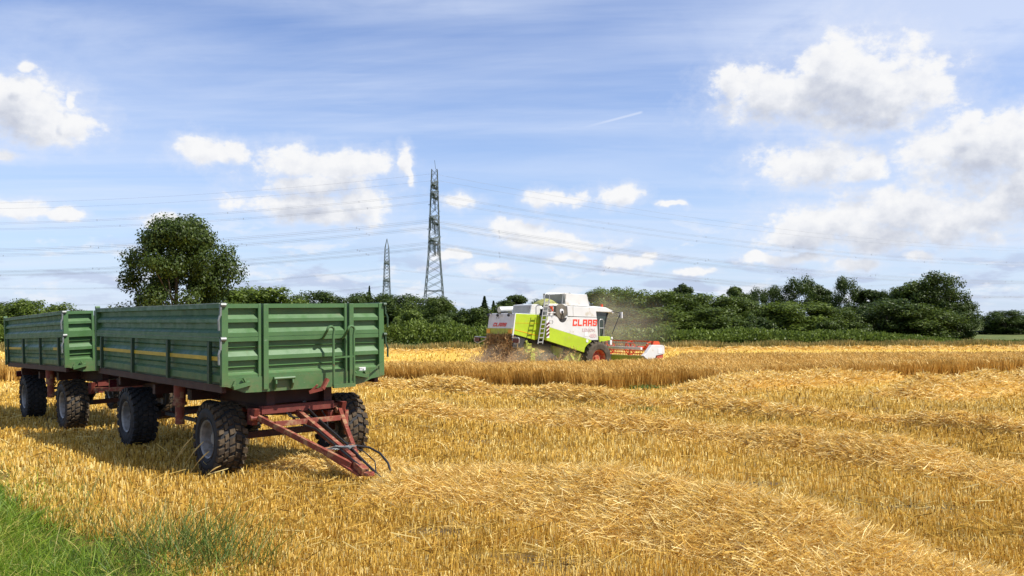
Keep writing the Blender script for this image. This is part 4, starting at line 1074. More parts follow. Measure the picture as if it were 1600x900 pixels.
    def hook(x0, x1, lean):
        pts = [(x0, -.005, .62), (x0, -.06, .66), (x0 + .02, -.12, .74)]
        for k in range(7):
            a = math.pi - math.pi*k/6; pts.append((x0+.02+.052+.052*math.cos(a), -.125, .745+.05*math.sin(a)))
        pts += [(x1, -.125, .66), (x1, -.13, -.045)]
        mb.tube(pts, .018, 8)
    hook(1.42, 1.53, 0); hook(1.74, 1.85, 0)
    mb.bar((1.53, -.125, .36), (1.85, -.125, .37), .03, .022); mb.bar((1.52, -.13, -.035), (1.86, -.13, -.03), .05, .05)
    mb.build('ladder', M['green'], root, off=OFF, smooth=True)
    mb = MB(); mb.box((1.995, -.006, .135), (2.11, 0.005, .20)); pl_ = mb.build('number_plate', M['plate'], fr, off=OFF)
    text_obj('plate_text', 'F724', .052, M['ink'], pl_, (2.0, -.0075, .147+TG), (1, 0, 0), (0, 0, 1), ext=.0005, xs=.8)
    # top clamps and chains at the corners
    for xx, s in ((0.0, -1), (TW, 1)):
        mb = MB()
        for zz in (1.10, .66):
            mb.tube([(xx - .02, -.02, zz), (xx + .05 if s < 0 else xx + .03, -.02, zz)], .028, 8); mb.bar((xx+.015*s, -.015, zz+.0), (xx+.02*s, -.015, zz-.14), .035, .02)
            mb.tube([(xx+.03*s, -.02, zz-.14), (xx+.05*s, -.03, zz-.2), (xx+.045*s, -.03, zz-.33)], .014, 6)
        mb.build('clamp', M['steel' if s < 0 else 'green_dark'], root, off=OFF)
    # corner posts at the rear
    mb = MB()
    for xx in (-.012, TW-.075): mb.box((xx, TL_-.07, .0), (xx+.087, TL_+.012, TH+.01))
    mb.tube([(-.02, TL_-.03, TH+.03), (.06, TL_-.03, TH+.03)], .025, 8)
    mb.build('corner_post', M['green'], root, off=OFF, bevel=.004)
    # bed
    mb = MB(); mb.box((.06, .065, .06), (TW-.06, TL_-.065, .11)); mb.build('bed', M['green_dark'], root, off=OFF)
    mb = MB()
    for xx in (.04, TW-.10): mb.box((xx, .1, -.04), (xx+.06, TL_-.02, .06))
    for yy in np.arange(.3, 5.8, .6): mb.box((.1, yy, -.03), (TW-.1, yy+.06, .058))
    mb.build('bed_frame', M['chassis'], root, off=OFF)
    # chassis
    mb = MB()
    for xx in (.72, 1.58):
        mb.box((xx, .25, -.30), (xx+.12, TL_-.35, -.05))
        mb.box((xx-.02, .25, -.31), (xx+.14, TL_-.35, -.28))
    for yy in (.4, 1.5, 2.6, 3.4, 5.2): mb.box((.84, yy, -.26), (1.58, yy+.10, -.08))
    mb.box((.3, 1.9, -.28), (2.1, 2.08, -.12)); mb.box((.22, 3.3, -.27), (2.2, 3.42, -.12)); mb.box((.2, 5.1, -.22), (2.22, 5.2, -.08))
    ch = mb.build('chassis_frame', M['chassis'], root, off=OFF)
    for xx in (.16, 2.26):
        mb = MB(); mb.tube([(xx, 2.0, -.03), (xx, 2.0, -.30)], .085, 14); mb.tube([(xx, 2.0, -.30), (xx, 2.0, -.62)], .065, 14); mb.tube([(xx, 2.0, -.30), (xx, 2.0, -.34)], .10, 14)
        mb.build('support_cylinder', M['rust'], root, off=OFF, smooth=True)
    # turntable and bogie
    mb = MB(); mb.lathe([(.34, 0), (.52, 0), (.52, -.05), (.34, -.05), (.34, 0)], (1.21, .78, -.31), 'z', 36); mb.lathe([(.34, 0), (.50, 0), (.50, -.05), (.34, -.05), (.34, 0)], (1.21, .78, -.37), 'z', 36)
    mb.build('turntable', M['chassis'], root, off=OFF)
    mb = MB()
    mb.box((.61, .16, -.37), (1.69, .26, -.26)); mb.box((.61, 1.3, -.5), (1.69, 1.4, -.38))
    for xx in (.63, 1.61): mb.box((xx, .20, -.50), (xx+.09, 1.4, -.40))
    for xx in (.50, 1.80): mb.prism([(.06, -.28), (.30, -.28), (.32, -.50), (.14, -.50)], lambda y, z, u: (u, y, z), xx-.03, xx+.04)
    mb.box((.47, .18, -.36), (1.85, .24, -.30))
    mb.build('steering_frame', M['frame_red'], root, off=OFF, bevel=.004)
    for yy in (.78, 4.42):
        mb = MB(); mb.bar((.4, yy, -.71), (2.02, yy, -.71), .09); mb.build('axle', M['chassis'], root, off=OFF)
        for xx in (.60, 1.82):
            mb = MB()
            for k in range(6):
                L2 = .52 - k*.07; mb.tube([(xx, yy-L2, -.55-.0*k + .05*(L2/.52)**2 - k*.017), (xx, yy, -.56-k*.017-.03), (xx, yy+L2, -.55 + .05*(L2/.52)**2 - k*.017)], .012, 4)
            mb.bar((xx, yy-.52, -.50), (xx, yy-.54, -.32), .05); mb.bar((xx, yy+.52, -.50), (xx, yy+.54, -.32), .05); mb.box((xx-.05, yy-.08, -.73), (xx+.05, yy+.08, -.52))
            mb.build('leaf_spring', M['dark'], root, off=OFF)
    mb = MB(); mb.bar((.5, 1.5, -.62), (.5, 3.6, -.62), .05); mb.tube([(1.0, 2.3, -.55), (1.0, 3.1, -.55)], .15, 14); mb.box((1.3, 2.5, -.6), (1.7, 2.9, -.35)); mb.bar((.3, 2.8, -.48), (2.1, 2.8, -.48), .05)
    mb.tube([(.35, 2.2, -.50), (.33, 2.5, -.56), (.4, 2.9, -.46), (.6, 3.2, -.3)], .012, 6)
    mb.build('air_tank_and_brake_rods', M['dark'], root, off=OFF)
    mb = MB(); mb.bar((.3, TL_-.25, -.22), (2.12, TL_-.25, -.22), .12, .14); mb.bar((1.21, TL_-.35, -.3), (1.21, TL_+.05, -.42), .09); mb.box((1.11, TL_+.0, -.48), (1.31, TL_+.09, -.34))
    mb.build('rear_coupling', M['chassis'], root, off=OFF)
    for xx in (.35, 1.95):
        mb = MB(); mb.box((xx-.16, TL_-.16, -.30), (xx+.16, TL_-.11, -.16)); mb.build('tail_lamp', M['lens'], root, off=OFF)
    for k, (xx, yy, mr_) in enumerate(((.285, .78, False), (TW-.285, .78, True), (.285, 4.42, False), (TW-.285, 4.42, True))):
        make_wheel(root, xx, yy, mr_, muddy=(k in (0, 1)), spin=.1*k)
    # drawbar
    db = MB()
    if drawbar == 'down':
        tip = (1.215, -1.50, -.99)
        db.bar((.54, .10, -.40), (1.16, -1.26, -.93), .052, .07); db.bar((1.76, .12, -.40), (1.27, -1.26, -.92), .052, .07)
        db.bar((1.13, .28, -.34), (1.215, -1.20, -.86), .06, .085); db.bar((1.215, -1.15, -.88), tip, .095, .085)
        db.bar((.66, -.13, -.475), (1.64, -.13, -.475), .055, .065); db.bar((.98, -.84, -.77), (1.44, -.84, -.76), .05, .05)
        db.prism([(.98, -.86), (1.44, -.86), (1.27, -1.42), (1.16, -1.42)], lambda u, d, z: (u, d, z + .40*(d+.86)), -.83, -.80)
        db.bar((1.86, .1, -.42), (1.62, -.30, -.66), .045)
        db.lathe([(.035, -.02), (.065, -.02), (.065, .02), (.035, .02), (.035, -.02)], (1.21, -1.60, -1.0), 'z', 16)
        for p in ((.50, .13, -.40), (1.78, .15, -.40)): db.tube([(p[0]-.07, p[1], p[2]), (p[0]+.07, p[1], p[2])], .04, 8)
    else:
        db.bar((.54, .10, -.42), (1.15, -1.0, -.42), .08, .07); db.bar((1.88, .10, -.42), (1.27, -1.0, -.42), .08, .07); db.bar((.72, -.25, -.42), (1.70, -.25, -.42), .07)
        db.bar((1.21, -.95, -.42), (1.21, -1.22, -.42), .10, .08); db.bar((.9, -.6, -.30), (1.2, -1.0, -.33), .04)
    dbo = db.build('drawbar', M['rust'], root, off=OFF, bevel=.003)
    if drawbar == 'down':
        mb = MB(); mb.bar((1.45, -.1, .07), (1.36, -.12, -.06), .045, .05); mb.bar((1.36, -.12, -.06), (1.20, -.05, -.10), .05, .04); mb.bar((1.3, -.1, 0), (1.22, -.05, -.09), .03)
        mb.build('tow_hook', M['rust'], root, off=OFF)
        mb = MB()
        mb.tube([(1.2, .3, -.35), (1.30, -.3, -.55), (1.33, -.75, -.72), (1.45, -.92, -.76), (1.59, -.96, -.79), (1.64, -1.15, -.85), (1.63, -1.36, -.95), (1.60, -1.48, -1.06)], .015, 8)
        mb.tube([(1.0, .3, -.32), (1.05, .0, -.50), (1.12, -.4, -.56), (1.16, -.9, -.74), (1.18, -1.3, -.88), (1.26, -1.62, -1.03)], .014, 7)
        mb.tube([(1.3, .2, -.34), (1.30, -.1, -.46), (1.27, -.6, -.60), (1.30, -1.0, -.76), (1.28, -1.4, -.90), (1.34, -1.68, -1.06)], .017, 7)
        mb.tube([(1.32, -.9, -.74), (1.46, -1.06, -.82), (1.52, -1.22, -.93), (1.42, -1.42, -1.06)], .009, 5)
        mb.tube([(.95, .25, -.3), (.98, .1, -.42), (1.08, .02, -.44)], .010, 5)
        mb.tube([(1.5, .3, -.3), (1.52, .05, -.5), (1.48, -.05, -.7), (1.42, -.08, -.8)], .010, 5)
        mb.build('brake_hose', M['black'], dbo, off=OFF, smooth=True)
        mb = MB(); 
        for k in range(5): mb.tube([(1.02+.02*k, -.88-.03*k, -.76), (1.10+.02*k, -.96, -.72-.01*k), (1.20, -1.0-.03*k, -.73), (1.30+.02*k, -.92-.02*k, -.74)], .007, 5)
        mb.tube([(1.3, .35, -.28), (1.36, .3, -.33)], .045, 9); mb.tube([(1.26, -.98, -.75), (1.28, -1.03, -.78)], .035, 8)
        mb.build('coupling_wire', M['steel'], dbo, off=OFF)
    return root
def pose(root, T):
    Mx = Matrix.Rotation(T[3], 4, 'Z') @ Matrix.Rotation(T[4], 4, 'X') @ Matrix.Rotation(T[5], 4, 'Y')
    root.matrix_world = Matrix.Translation(T[:3]) @ Mx @ Matrix.Translation((0, 0, -TG))
t1 = make_trailer('near green tipping trailer with corrugated sides and its red drawbar lying in the straw', [(.0+.05, TL_-.05)], 'down')
pose(t1, (-3.721, 11.011, 1.377, .701, -.003, -.014))
t2_ = make_trailer('far green tipping trailer hitched behind the near one, cut short by the left edge', [(4.0, 5.4), (5.5, 5.83), (.42, .9)], 'level')
pose(t2_, (-8.462, 16.255, 1.325, .698, -.024, -.042))
# ------------------------------------------------------------ combine harvester
cb = empty('combine_harvester', 'white and lime green combine harvester cutting the barley, seen from its rear right side', 'combine', loc=(-.573, 39.23, -.45), rot=(0, 0, R_(38)))
def pxz(poly_, y0, y1, mb=None):
    mb = mb or MB(); return mb.prism(poly_, lambda x, z, y: (x, y, z), y0, y1)
def block_text(word, X0, Y0, h, w, gap, m, parent, org, xd, yd, sh=.18, name='brand_lettering'):
    # heavy squared capitals out of rectangles: unit cell 0..1 x 0..1
    a = .30; b = .22
    L_ = {'C': [(0,0,a,1),(a,0,1,b),(a,1-b,1,1),(1-a*.9,1-b-.14,1,1-b),(1-a*.9,b,1,b+.14)], 'L': [(0,0,a,1),(a,0,1,b)], 'A': [(0,0,a,1),(1-a,0,1,1),(a,1-b,1-a,1),(a,.34,1-a,.34+b*.8)],
          'S': [(0,0,1,b),(1-a,b,1,.41),(0,.41,1,.60),(0,.60,a,1-b),(0,1-b,1,1),(1-a*.9,1-b-.10,1,1-b),(0,b,a*.9,b+.10)]}
    X, Y = Vector(xd).normalized(), Vector(yd).normalized(); Z = X.cross(Y); O = Vector(org)
    mb = MB()
    for i, ch in enumerate(word):
        for (x0, y0, x1, y1) in L_[ch]:
            vs = []
            for zz in (0, .006):
                for (x, y) in ((x0, y0), (x1, y0), (x1, y1), (x0, y1)):
                    vs.append(O + X * (i*(w+gap) + x*w + y*h*sh) + Y * (y*h) + Z * zz)
            mb.add(vs, [(0,3,2,1),(4,5,6,7),(0,1,5,4),(1,2,6,5),(2,3,7,6),(3,0,4,7)])
    return mb.build(name, m, parent)
# core
mb = pxz([(.5, 2.7), (1.7, 2.9), (1.7, 3.2), (2.9, 3.2), (4.5, 3.1), (4.6, 1.7), (3.9, 1.1), (1.4, 1.6), (.7, 1.9)], -.85, .85); mb.build('machine_core', M['dark'], cb)
# rear hood
mb = pxz([(0, 2.31), (.17, 3.0), (1.57, 2.95), (1.4, 2.25)], -.92, .92)
hood = mb.build('rear_hood', M['cpale_lift'], cb, bevel=.02)
mb = pxz([(-.01, 2.05), (-.012, 2.315), (.08, 2.315), (.08, 2.05)], -.94, .98); band = mb.build('rear_band', M['limed'], cb)
for y0 in (-.93, .70):
    mb = MB(); mb.box((-.03, y0, 2.09), (-.005, y0+.26, 2.27)); mb.build('rear_light', M['amber'], band)
for y0 in (-.72, .10, .8):
    mb = MB(); mb.tube([(.16, y0, 2.98), (.02, y0, 3.0), (-.03, y0, 2.93)], .022, 6); mb.tube([(-.06, y0, 2.94), (.0, y0, 2.9)], .07, 10); mb.build('work_light', M['ink'], hood)
block_text('CLAAS', 0, 0, .17, .165, .035, M['red'], hood, (.012, .52, 2.40), (0, -1, 0), (.2394, 0, .971), sh=.3)
mb = MB()
for k in range(16):
    a0 = 2*math.pi*k/16; a1 = 2*math.pi*(k+.8)/16
    if k in (3, 4, 11, 12): continue
    mb.bar((.112, .28+.085*math.cos(a0), 2.79+.085*math.sin(a0)), (.112, .28+.085*math.cos(a1), 2.79+.085*math.sin(a1)), .012)
mb.build('ring_emblem', M['ink'], hood)
# side panels of the rear
for s in (-1, 1):
    mb = pxz([(.17, 2.985), (1.57, 2.935), (1.66, 1.86), (1.31, 1.77), (.06, 2.06)], s*.935, s*.965); p_ = mb.build('rear_side_panel', M['lime'], cb, bevel=.01)
    mb = MB(); mb.bar((.10, s*.967, 2.26), (1.55, s*.967, 1.96), .012, .03); mb.bar((.13, s*.967, 2.56), (1.58, s*.967, 2.54), .01, .012); mb.build('panel_seam', M['amber'], p_)
    mb = pxz([(-.01, 2.0), (.15, 3.0), (.20, 3.0), (.065, 2.0)], s*.97, s*.90); mb.build('hood_edge', M['cwhite'], cb)
# engine hood
mb = pxz([(1.05, 2.97), (1.16, 3.39), (1.52, 3.42), (1.66, 3.38), (1.66, 2.94)], -.92, .45); eh = mb.build('engine_hood', M['cwhite'], cb, bevel=.015)
mb = MB(); mb.prism([(-.84, 3.03), (-.84, 3.35), (.38, 3.35), (.38, 3.03)], lambda y, z, x: (x + (z-2.97)*.262, y, z), 1.03, 1.045); mb.build('engine_screen', M['mesh'], eh)
# unloading tube
mb = MB(); mb.tube([(.92, 1.25, 3.18), (1.0, 1.25, 3.18), (3.5, 1.25, 3.24)], [.135, .15, .15], 18); au = mb.build('unloading_tube', M['cwhite'], cb, smooth=True)
mb = MB(); mb.tube([(1.1, 1.05, 2.94), (1.1, 1.05, 3.06)], .2, 12); mb.box((.95, .9, 2.94), (1.4, 1.3, 3.02)); mb.build('tube_rest', M['dark'], au)
# main side panels
for s in (-1, 1):
    mb = pxz([(1.67, 2.85), (4.75, 2.80), (4.84, 1.73), (4.38, 1.73), (1.60, 2.40)], s*1.45, s*1.38); ws = mb.build('main_side_panel', M['cwhite'], cb, bevel=.012)
    mb = pxz([(1.60, 2.396), (4.38, 1.726), (4.38, 1.66), (4.12, 1.52), (3.97, 1.38), (3.91, 1.16), (1.44, 1.80)], s*1.455, s*1.37); ls = mb.build('lower_side_panel', M['lime'], cb, bevel=.012)
    mb = pxz([(2.86, 3.34), (4.55, 3.31), (4.70, 3.22), (4.75, 2.815), (2.90, 2.86)], s*1.44, s*1.30); us = mb.build('upper_side_panel', M['cwhite'], cb, bevel=.02)
    mb = MB(); mb.bar((3.22, s*1.443, 3.33), (3.24, s*1.443, 2.86), .012, .01); mb.build('seam', M['mesh'], us)
    if s < 0:
        block_text('CLAAS', 0, 0, .31, .27, .05, M['red'], ws, (3.18, -1.452, 2.415), (1, 0, -.012), (0, 0, 1), sh=.12)
        text_obj('model_lettering', 'LEXION', .21, M['palered'], ws, (3.80, -1.457, 2.15), (1, 0, -.01), (0, 0, 1), off=.006, xs=1.1)
        text_obj('model_lettering', '480', .24, M['palered'], ws, (4.24, -1.457, 1.86), (1, 0, -.01), (0, 0, 1), off=.008, xs=1.2)
        mb = MB(); mb.box((3.93, -1.458, 1.93), (4.15, -1.449, 2.12)); mb.build('sticker', M['plate'], ws)
        mb = MB(); mb.lathe([(0, 0), (.075, 0), (.075, .02), (0, .02)], (4.10, -1.470, 1.70), 'y', 18); mb.build('round_reflector', M['plate'], ls)
        mb = MB()
        for k in range(16):
            a0 = 2*math.pi*k/16; a1 = 2*math.pi*(k+.8)/16
            if k in (3, 4, 11, 12): continue
            mb.bar((1.86+.11*math.cos(a0), -1.455, 2.60+.085*math.sin(a0)), (1.86+.11*math.cos(a1), -1.455, 2.60+.085*math.sin(a1)), .012)
        mb.build('ring_emblem', M['ink'], ws)
        mb = MB(); mb.lathe([(0, 0), (.27, 0), (.27, .03), (0, .03)], (2.56, -1.452, 2.845), 'y', 24); n_ = len(mb.v)
        mb.v = [(a, b, min(c, 2.80)) for a, b, c in mb.v]; mb.build('screen_recess', M['dark'], ws)
    # end plates closing the step between the rear and the main body
    mb = MB(); mb.prism([(s*.9, 1.8), (s*1.44, 1.83), (s*1.44, 2.42), (s*1.44, 2.84), (s*.9, 2.86)], lambda y, z, x: (x, y, z), 1.62, 1.66); mb.build('step_plate', M['lime'], cb)
# deck and white frame round the rotary screen
mb = pxz([(1.67, 2.86), (1.67, 2.90), (2.9, 2.88), (2.9, 2.84)], -1.42, 1.42)
mb.box((1.68, -1.40, 2.86), (1.74, -1.34, 3.40)); mb.box((1.68, -1.40, 3.34), (2.88, -1.30, 3.42)); dk = mb.build('deck', M['cwhite'], cb)
mb = MB(); mb.lathe([(0, -.02), (.33, 0), (.36, .03), (.36, .16), (0, .16)], (2.48, -1.47, 3.08), 'y', 36); di = mb.build('rotary_screen', M['disk'], cb)
mb = MB(); mb.lathe([(0, -.02), (.11, -.01), (.13, .02), (0, .02)], (2.48, -1.50, 3.08), 'y', 20); mb.build('screen_hub', M['plate'], di)
mb = MB(); mb.bar((2.48, -1.54, 3.08), (2.53, -1.54, 2.80), .05, .03); mb.box((2.44, -1.55, 3.04), (2.52, -1.52, 3.12)); mb.build('suction_arm', M['dark'], di)
mb = MB(); mb.box((1.75, -1.34, 2.9), (2.1, -1.1, 3.3)); mb.tube([(1.9, -1.42, 3.26), (1.9, -1.42, 3.12)], .10, 10); dk2 = mb.build('air_intake', M['cwhite'], cb)
mb = MB(); mb.tube([(1.86, -1.46, 3.30), (1.92, -1.46, 3.10)], .07, 10); mb.build('beacon', M['orange'], dk2)
# grain tank
mb = MB(); mb.prism([(-1.25, 3.3), (-1.30, 3.9), (.10, 3.9), (.22, 3.3)], lambda y, z, x: (x, y, z), 2.88, 2.93); gt = mb.build('grain_tank', M['mesh'], cb)
mb = pxz([(2.84, 3.94), (4.26, 3.90), (4.45, 3.33), (2.92, 3.36)], -1.28, -1.22); pxz([(2.84, 3.94), (4.26, 3.90), (4.45, 3.33), (2.92, 3.36)], .24, .30, mb)
mb.prism([(-1.28, 3.33), (-1.28, 3.90), (.30, 3.90), (.30, 3.33)], lambda y, z, x: (x - (z-3.33)*.33, y, z), 4.40, 4.45)
mb.prism([(-1.28, 3.93), (.3, 3.93), (.3, 3.96), (-1.28, 3.96)], lambda y, z, x: (x, y, z), 2.84, 3.1)
tcv = mb.build('tank_cover', M['cwhite'], cb, bevel=.015)
mb = MB()
for y_ in (-1.25,):
    mb.tube([(1.64, y_, 2.9), (1.64, y_, 3.80), (1.74, y_, 3.90), (2.88, y_, 3.93)], .022, 6)
    mb.tube([(1.94, y_, 3.42), (1.94, y_, 3.9)], .018, 6); mb.tube([(2.7, y_, 3.42), (2.78, y_, 3.92)], .018, 6); mb.tube([(1.64, y_, 3.42), (2.9, y_, 3.42)], .022, 6)
mb.build('tank_frame', M['alu'], gt, smooth=True)
vs = []; fs = []; nn = 15
for i in range(nn):
    for j in range(nn):
        u, w_ = i/(nn-1), j/(nn-1); vs.append((1.8+1.05*u, -1.15+1.25*w_, 3.36+.34*math.sin(math.pi*u)**.7*math.sin(math.pi*w_)**.7 if 0 < i < nn-1 and 0 < j < nn-1 else 3.36))
for i in range(nn-1):
    for j in range(nn-1): fs.append((i*nn+j, (i+1)*nn+j, (i+1)*nn+j+1, i*nn+j+1))
MB().add(vs, fs).build('grain_heap', M['grain'], gt, smooth=True)
# railings + ladder
mb = MB(); mb.tube([(1.95, -1.5, 2.88), (1.95, -1.5, 3.38), (2.10, -1.5, 3.42)], .02, 6)
for z_ in (3.02,): mb.tube([(1.55, -1.5, z_), (2.08, -1.5, z_)], .02, 6)
mb.build('hand_rail', M['alu'], cb, smooth=True)
mb = MB(); A0, A1 = Vector((.93, -1.62, 1.62)), Vector((1.44, -1.50, 3.62)); B0, B1 = Vector((1.20, -1.62, 1.62)), Vector((1.70, -1.50, 3.62))
mb.bar(A0, A1, .03, .045); mb.bar(B0, B1, .03, .045)
for k in range(10):
    u = (k+.4)/10; mb.bar(A0.lerp(A1, u), B0.lerp(B1, u), .03, .045)
lad = mb.build('ladder', M['alu'], cb)
mb = MB()
for k in range(4):
    z_ = 1.92 + k*.17; mb.prism([(1.50, z_), (1.66, z_+.10), (1.66, z_+.19), (1.50, z_+.09)], lambda x, z, y: (x, y, z), -1.575, -1.56)
wb = MB(); wb.box((1.50, -1.56, 1.88), (1.66, -1.545, 2.66)); wbo = wb.build('warning_board', M['plate'], cb); mb.build('red_bars', M['lens'], wbo)
# rear lamp arms
for s in (1, -1):
    w0, w1 = (.98, 1.98) if s > 0 else (.95, 1.46)
    mb = MB(); mb.tube([(.02, s*w0, 1.98), (.0, s*w0, 1.88), (0, s*(w1-.06), 1.90), (0, s*w1, 1.84), (0, s*(w1-.02), 1.68), (0, s*(w1-.3), 1.60), (.0, s*(w0+.0), 1.80)], .026, 6)
    la = mb.build('lamp_bracket', M['alu'], cb, smooth=True)
    mb = MB(); mb.box((-.03, min(s*(w1-.07), s*(w1-.44)), 1.68), (.03, max(s*(w1-.07), s*(w1-.44)), 1.85)); mb.build('tail_lamp', M['lens'], la)
# straw chute
mb = MB(); mb.prism([(-.9, 2.05), (.92, 2.05), (.92, 1.55), (-.9, 1.5)], lambda y, z, x: (x + (2.05-z)*.3, y, z), .35, .42); mb.box((.05, -.92, 1.45), (.9, -.88, 2.04)); mb.box((.05, .9, 1.4), (.9, .94, 2.04)); mb.build('straw_chute', M['dark'], cb)
# steering axle, lower machinery
mb = MB(); mb.bar((1.9, -1.1, .72), (1.9, 1.1, .72), .22); mb.bar((.75, -1.0, 1.75), (1.05, -1.05, 1.15), .10); mb.bar((.62, -1.05, 1.28), (1.35, -1.05, 1.35), .12, .16); mb.bar((1.35, -1.05, 1.42), (1.55, -1.05, 1.0), .05); mb.bar((1.55, -1.05, 1.0), (1.5, -1.05, .65), .05)
mb.box((.7, -1.1, 1.30), (1.0, -.9, 1.62)); mb.box((.95, -1.1, .75), (1.2, -.9, 1.2)); mb.build('steering_axle', M['limed'], cb)
mb = pxz([(2.9, .55), (3.3, 1.15), (3.9, 1.15), (4.2, .7), (4.1, .3), (3.2, .3)], -1.2, -.95); pxz([(2.35, 1.5), (3.0, 1.35), (2.9, .9), (2.4, 1.0)], -1.0, -.8, mb); mb.bar((2.55, -1.22, .5), (3.25, -1.22, 1.10), .12, .2); mb.bar((3.15, -1.25, 1.12), (3.55, -1.25, .50), .25, .12); mb.build('cleaning_box', M['limed'], cb)
def cwheel(nm, x, y, r, w, rr, lugs, rimm):
    s = -1 if y < 0 else 1; c = (x, y, r)
    hb = MB(); hb.lathe([(0, s*w*.28), (rr*.35, s*w*.28), (rr*.45, s*w*.12), (rr*.8, s*w*.10), (rr*.92, s*w*.3), (rr, s*w*.46), (rr*1.03, s*w*.40), (rr*1.0, -s*w*.4), (rr*.8, -s*w*.4), (0, -s*w*.2)], c, 'y', 32)
    h = hb.build(nm, rimm, cb, smooth=True)
    t_ = MB(); t_.lathe([(rr*.99, s*w*.42), (rr*1.12, s*w*.5), (r*.80, s*w*.52), (r*.91, s*w*.47), (r*.945, s*w*.36), (r*.95, 0), (r*.945, -s*w*.36), (r*.91, -s*w*.47), (r*.8, -s*w*.52), (rr*1.12, -s*w*.5), (rr*.99, -s*w*.42)], c, 'y', 44)
    for k in range(lugs):
        for sd_ in (-1, 1):
            a = 2*math.pi*(k + (.5 if sd_ > 0 else 0))/lugs; da = 2*math.pi/lugs*.14; vs = []
            for rad in (r*.92, r):
                for (h_, aa) in ((0, a-da), (sd_*w*.48, a-da+.20), (sd_*w*.48, a+da+.20), (0, a+da)):
                    vs.append((x + rad*math.cos(aa), y + h_, r + rad*math.sin(aa)))
            t_.add(vs, [(0,3,2,1),(4,5,6,7),(0,1,5,4),(1,2,6,5),(2,3,7,6),(3,0,4,7)])
    t_.build('tyre', M['tyre_dusty'], h)
for s in (-1, 1):
    cwheel('front_wheel', 4.78, s*1.28, .85, .62, .42, 22, M['cred']); cwheel('rear_wheel', 1.9, s*1.12, .60, .45, .30, 18, M['cred'])
# cab
mb = MB(); mb.prism([(4.6, 3.10), (4.62, 1.75), (5.45, 1.72), (5.95, 3.10)], lambda x, z, y: (x, y, z), -.98, .98); cab = mb.build('cab', M['glass'], cb)
mb = MB(); mb.prism([(4.45, 3.10), (4.5, 3.30), (4.9, 3.36), (5.7, 3.30), (6.15, 3.14), (6.15, 3.04), (5.9, 3.06)], lambda x, z, y: (x, y, z), -1.12, 1.12); mb.build('cab_roof', M['cwhite'], cab, bevel=.03)
mb = MB()
for y_ in (-.99, .99):
    mb.bar((4.64, y_, 1.75), (4.62, y_, 3.1), .06); mb.bar((5.46, y_, 1.74), (5.94, y_, 3.08), .05); mb.bar((4.95, y_, 1.75), (4.93, y_, 3.1), .05)
mb.box((4.6, -.99, 1.62), (5.5, .99, 1.76)); mb.build('cab_frame', M['dark'], cab)
for y_ in (-.9, .9):
    mb = MB(); mb.tube([(6.0, y_, 3.16), (6.1, y_, 3.14)], .075, 10); mb.tube([(6.1, y_-.12, 3.06), (6.2, y_-.12, 3.05)], .08, 10); mb.build('headlight', M['plate'], cab)
mb = MB(); mb.tube([(5.75, -.75, 3.30), (5.75, -.75, 3.46)], .06, 10); mb.build('beacon', M['orange'], cab)
for s in (-1, 1):
    mb = MB(); mb.tube([(6.0, s*1.05, 3.12), (6.35, s*1.35, 3.05), (6.4, s*1.40, 2.95)], .02, 6); mb.tube([(6.38, s*1.40, 3.0), (5.9, s*1.3, 2.0)], .018, 6); mr_ = mb.build('mirror_arm', M['dark'], cab)
    mb = MB(); mb.box((6.36, s*1.40-.12, 2.78), (6.42, s*1.40+.12, 3.08)); mb.build('mirror', M['plate'], mr_)
mb = pxz([(4.86, 1.90), (5.55, 1.90), (5.62, 1.72), (4.86, 1.62)], -1.50, 1.5); pf = mb.build('platform', M['lime'], cb, bevel=.01)
mb = MB(); mb.tube([(4.88, -1.47, 1.9), (4.88, -1.47, 2.62), (4.95, -1.47, 2.72), (5.10, -1.47, 2.72), (5.18, -1.47, 2.62), (5.18, -1.47, 1.9)], .022, 6); mb.tube([(4.88, -1.47, 2.3), (5.18, -1.47, 2.3)], .018, 6); mb.build('platform_rail', M['alu'], pf, smooth=True)
mb = MB(); mb.tube([(5.62, -1.5, 1.80), (5.70, -1.5, 1.80)], .065, 10); mb.box((5.50, -1.58, 1.50), (5.62, -1.42, 1.72)); mb.build('side_lamp', M['plate'], pf)
# feeder house + header
mb = pxz([(4.9, 1.7), (6.25, 1.05), (6.25, .45), (4.9, .9)], -.7, .7); mb.build('feeder_house', M['limed'], cb)
hd = MB(); hd.box((6.2, -2.95, .35), (6.28, 2.95, .98)); pxz([(6.25, .40), (7.2, .32), (7.2, .28), (6.25, .3)], -2.95, 2.95, hd); hdr = hd.build('header_table', M['limed'], cb)
hb = MB(); hb.bar((6.22, -2.95, 1.34), (6.22, 2.95, 1.34), .12); hb.build('header_beam', M['cpale_lift'], hdr)
au_ = MB(); au_.tube([(6.6, -2.85, .62), (6.6, 2.85, .62)], .2, 12)
for k in range(60):
    a = k*.9; y_ = -2.8 + k*.095; au_.bar((6.6, y_, .62), (6.6+.3*math.cos(a), y_, .62+.3*math.sin(a)), .05, .1)
au_.build('intake_auger', M['orange'], hdr)
for s in (-1, 1):
    e = pxz([(6.15, 1.00), (6.35, 1.12), (6.75, 1.50), (7.52, 1.48), (7.62, 1.42), (7.62, 1.05), (7.02, .98), (6.85, .62), (6.6, .62)], min(s*2.95, s*3.15), max(s*2.95, s*3.15)); ep = e.build('crop_divider', M['cwhite'], hdr, bevel=.02)
    e = pxz([(7.1, .98), (7.55, 1.04), (7.5, .72), (7.1, .66)], min(s*2.93, s*3.12), max(s*2.93, s*3.12)); e.build('divider_tip', M['cred'], ep)
    if s < 0:
        e = MB(); e.box((7.15, -3.162, 1.08), (7.42, -3.148, 1.32)); e.build('sticker', M['plate'], ep)
    e = pxz([(7.0, 1.50), (7.05, 1.68), (7.4, 1.66), (7.5, 1.50)], s*2.9-.08, s*2.9+.08); e.build('reel_drive_cover', M['orange'], ep)
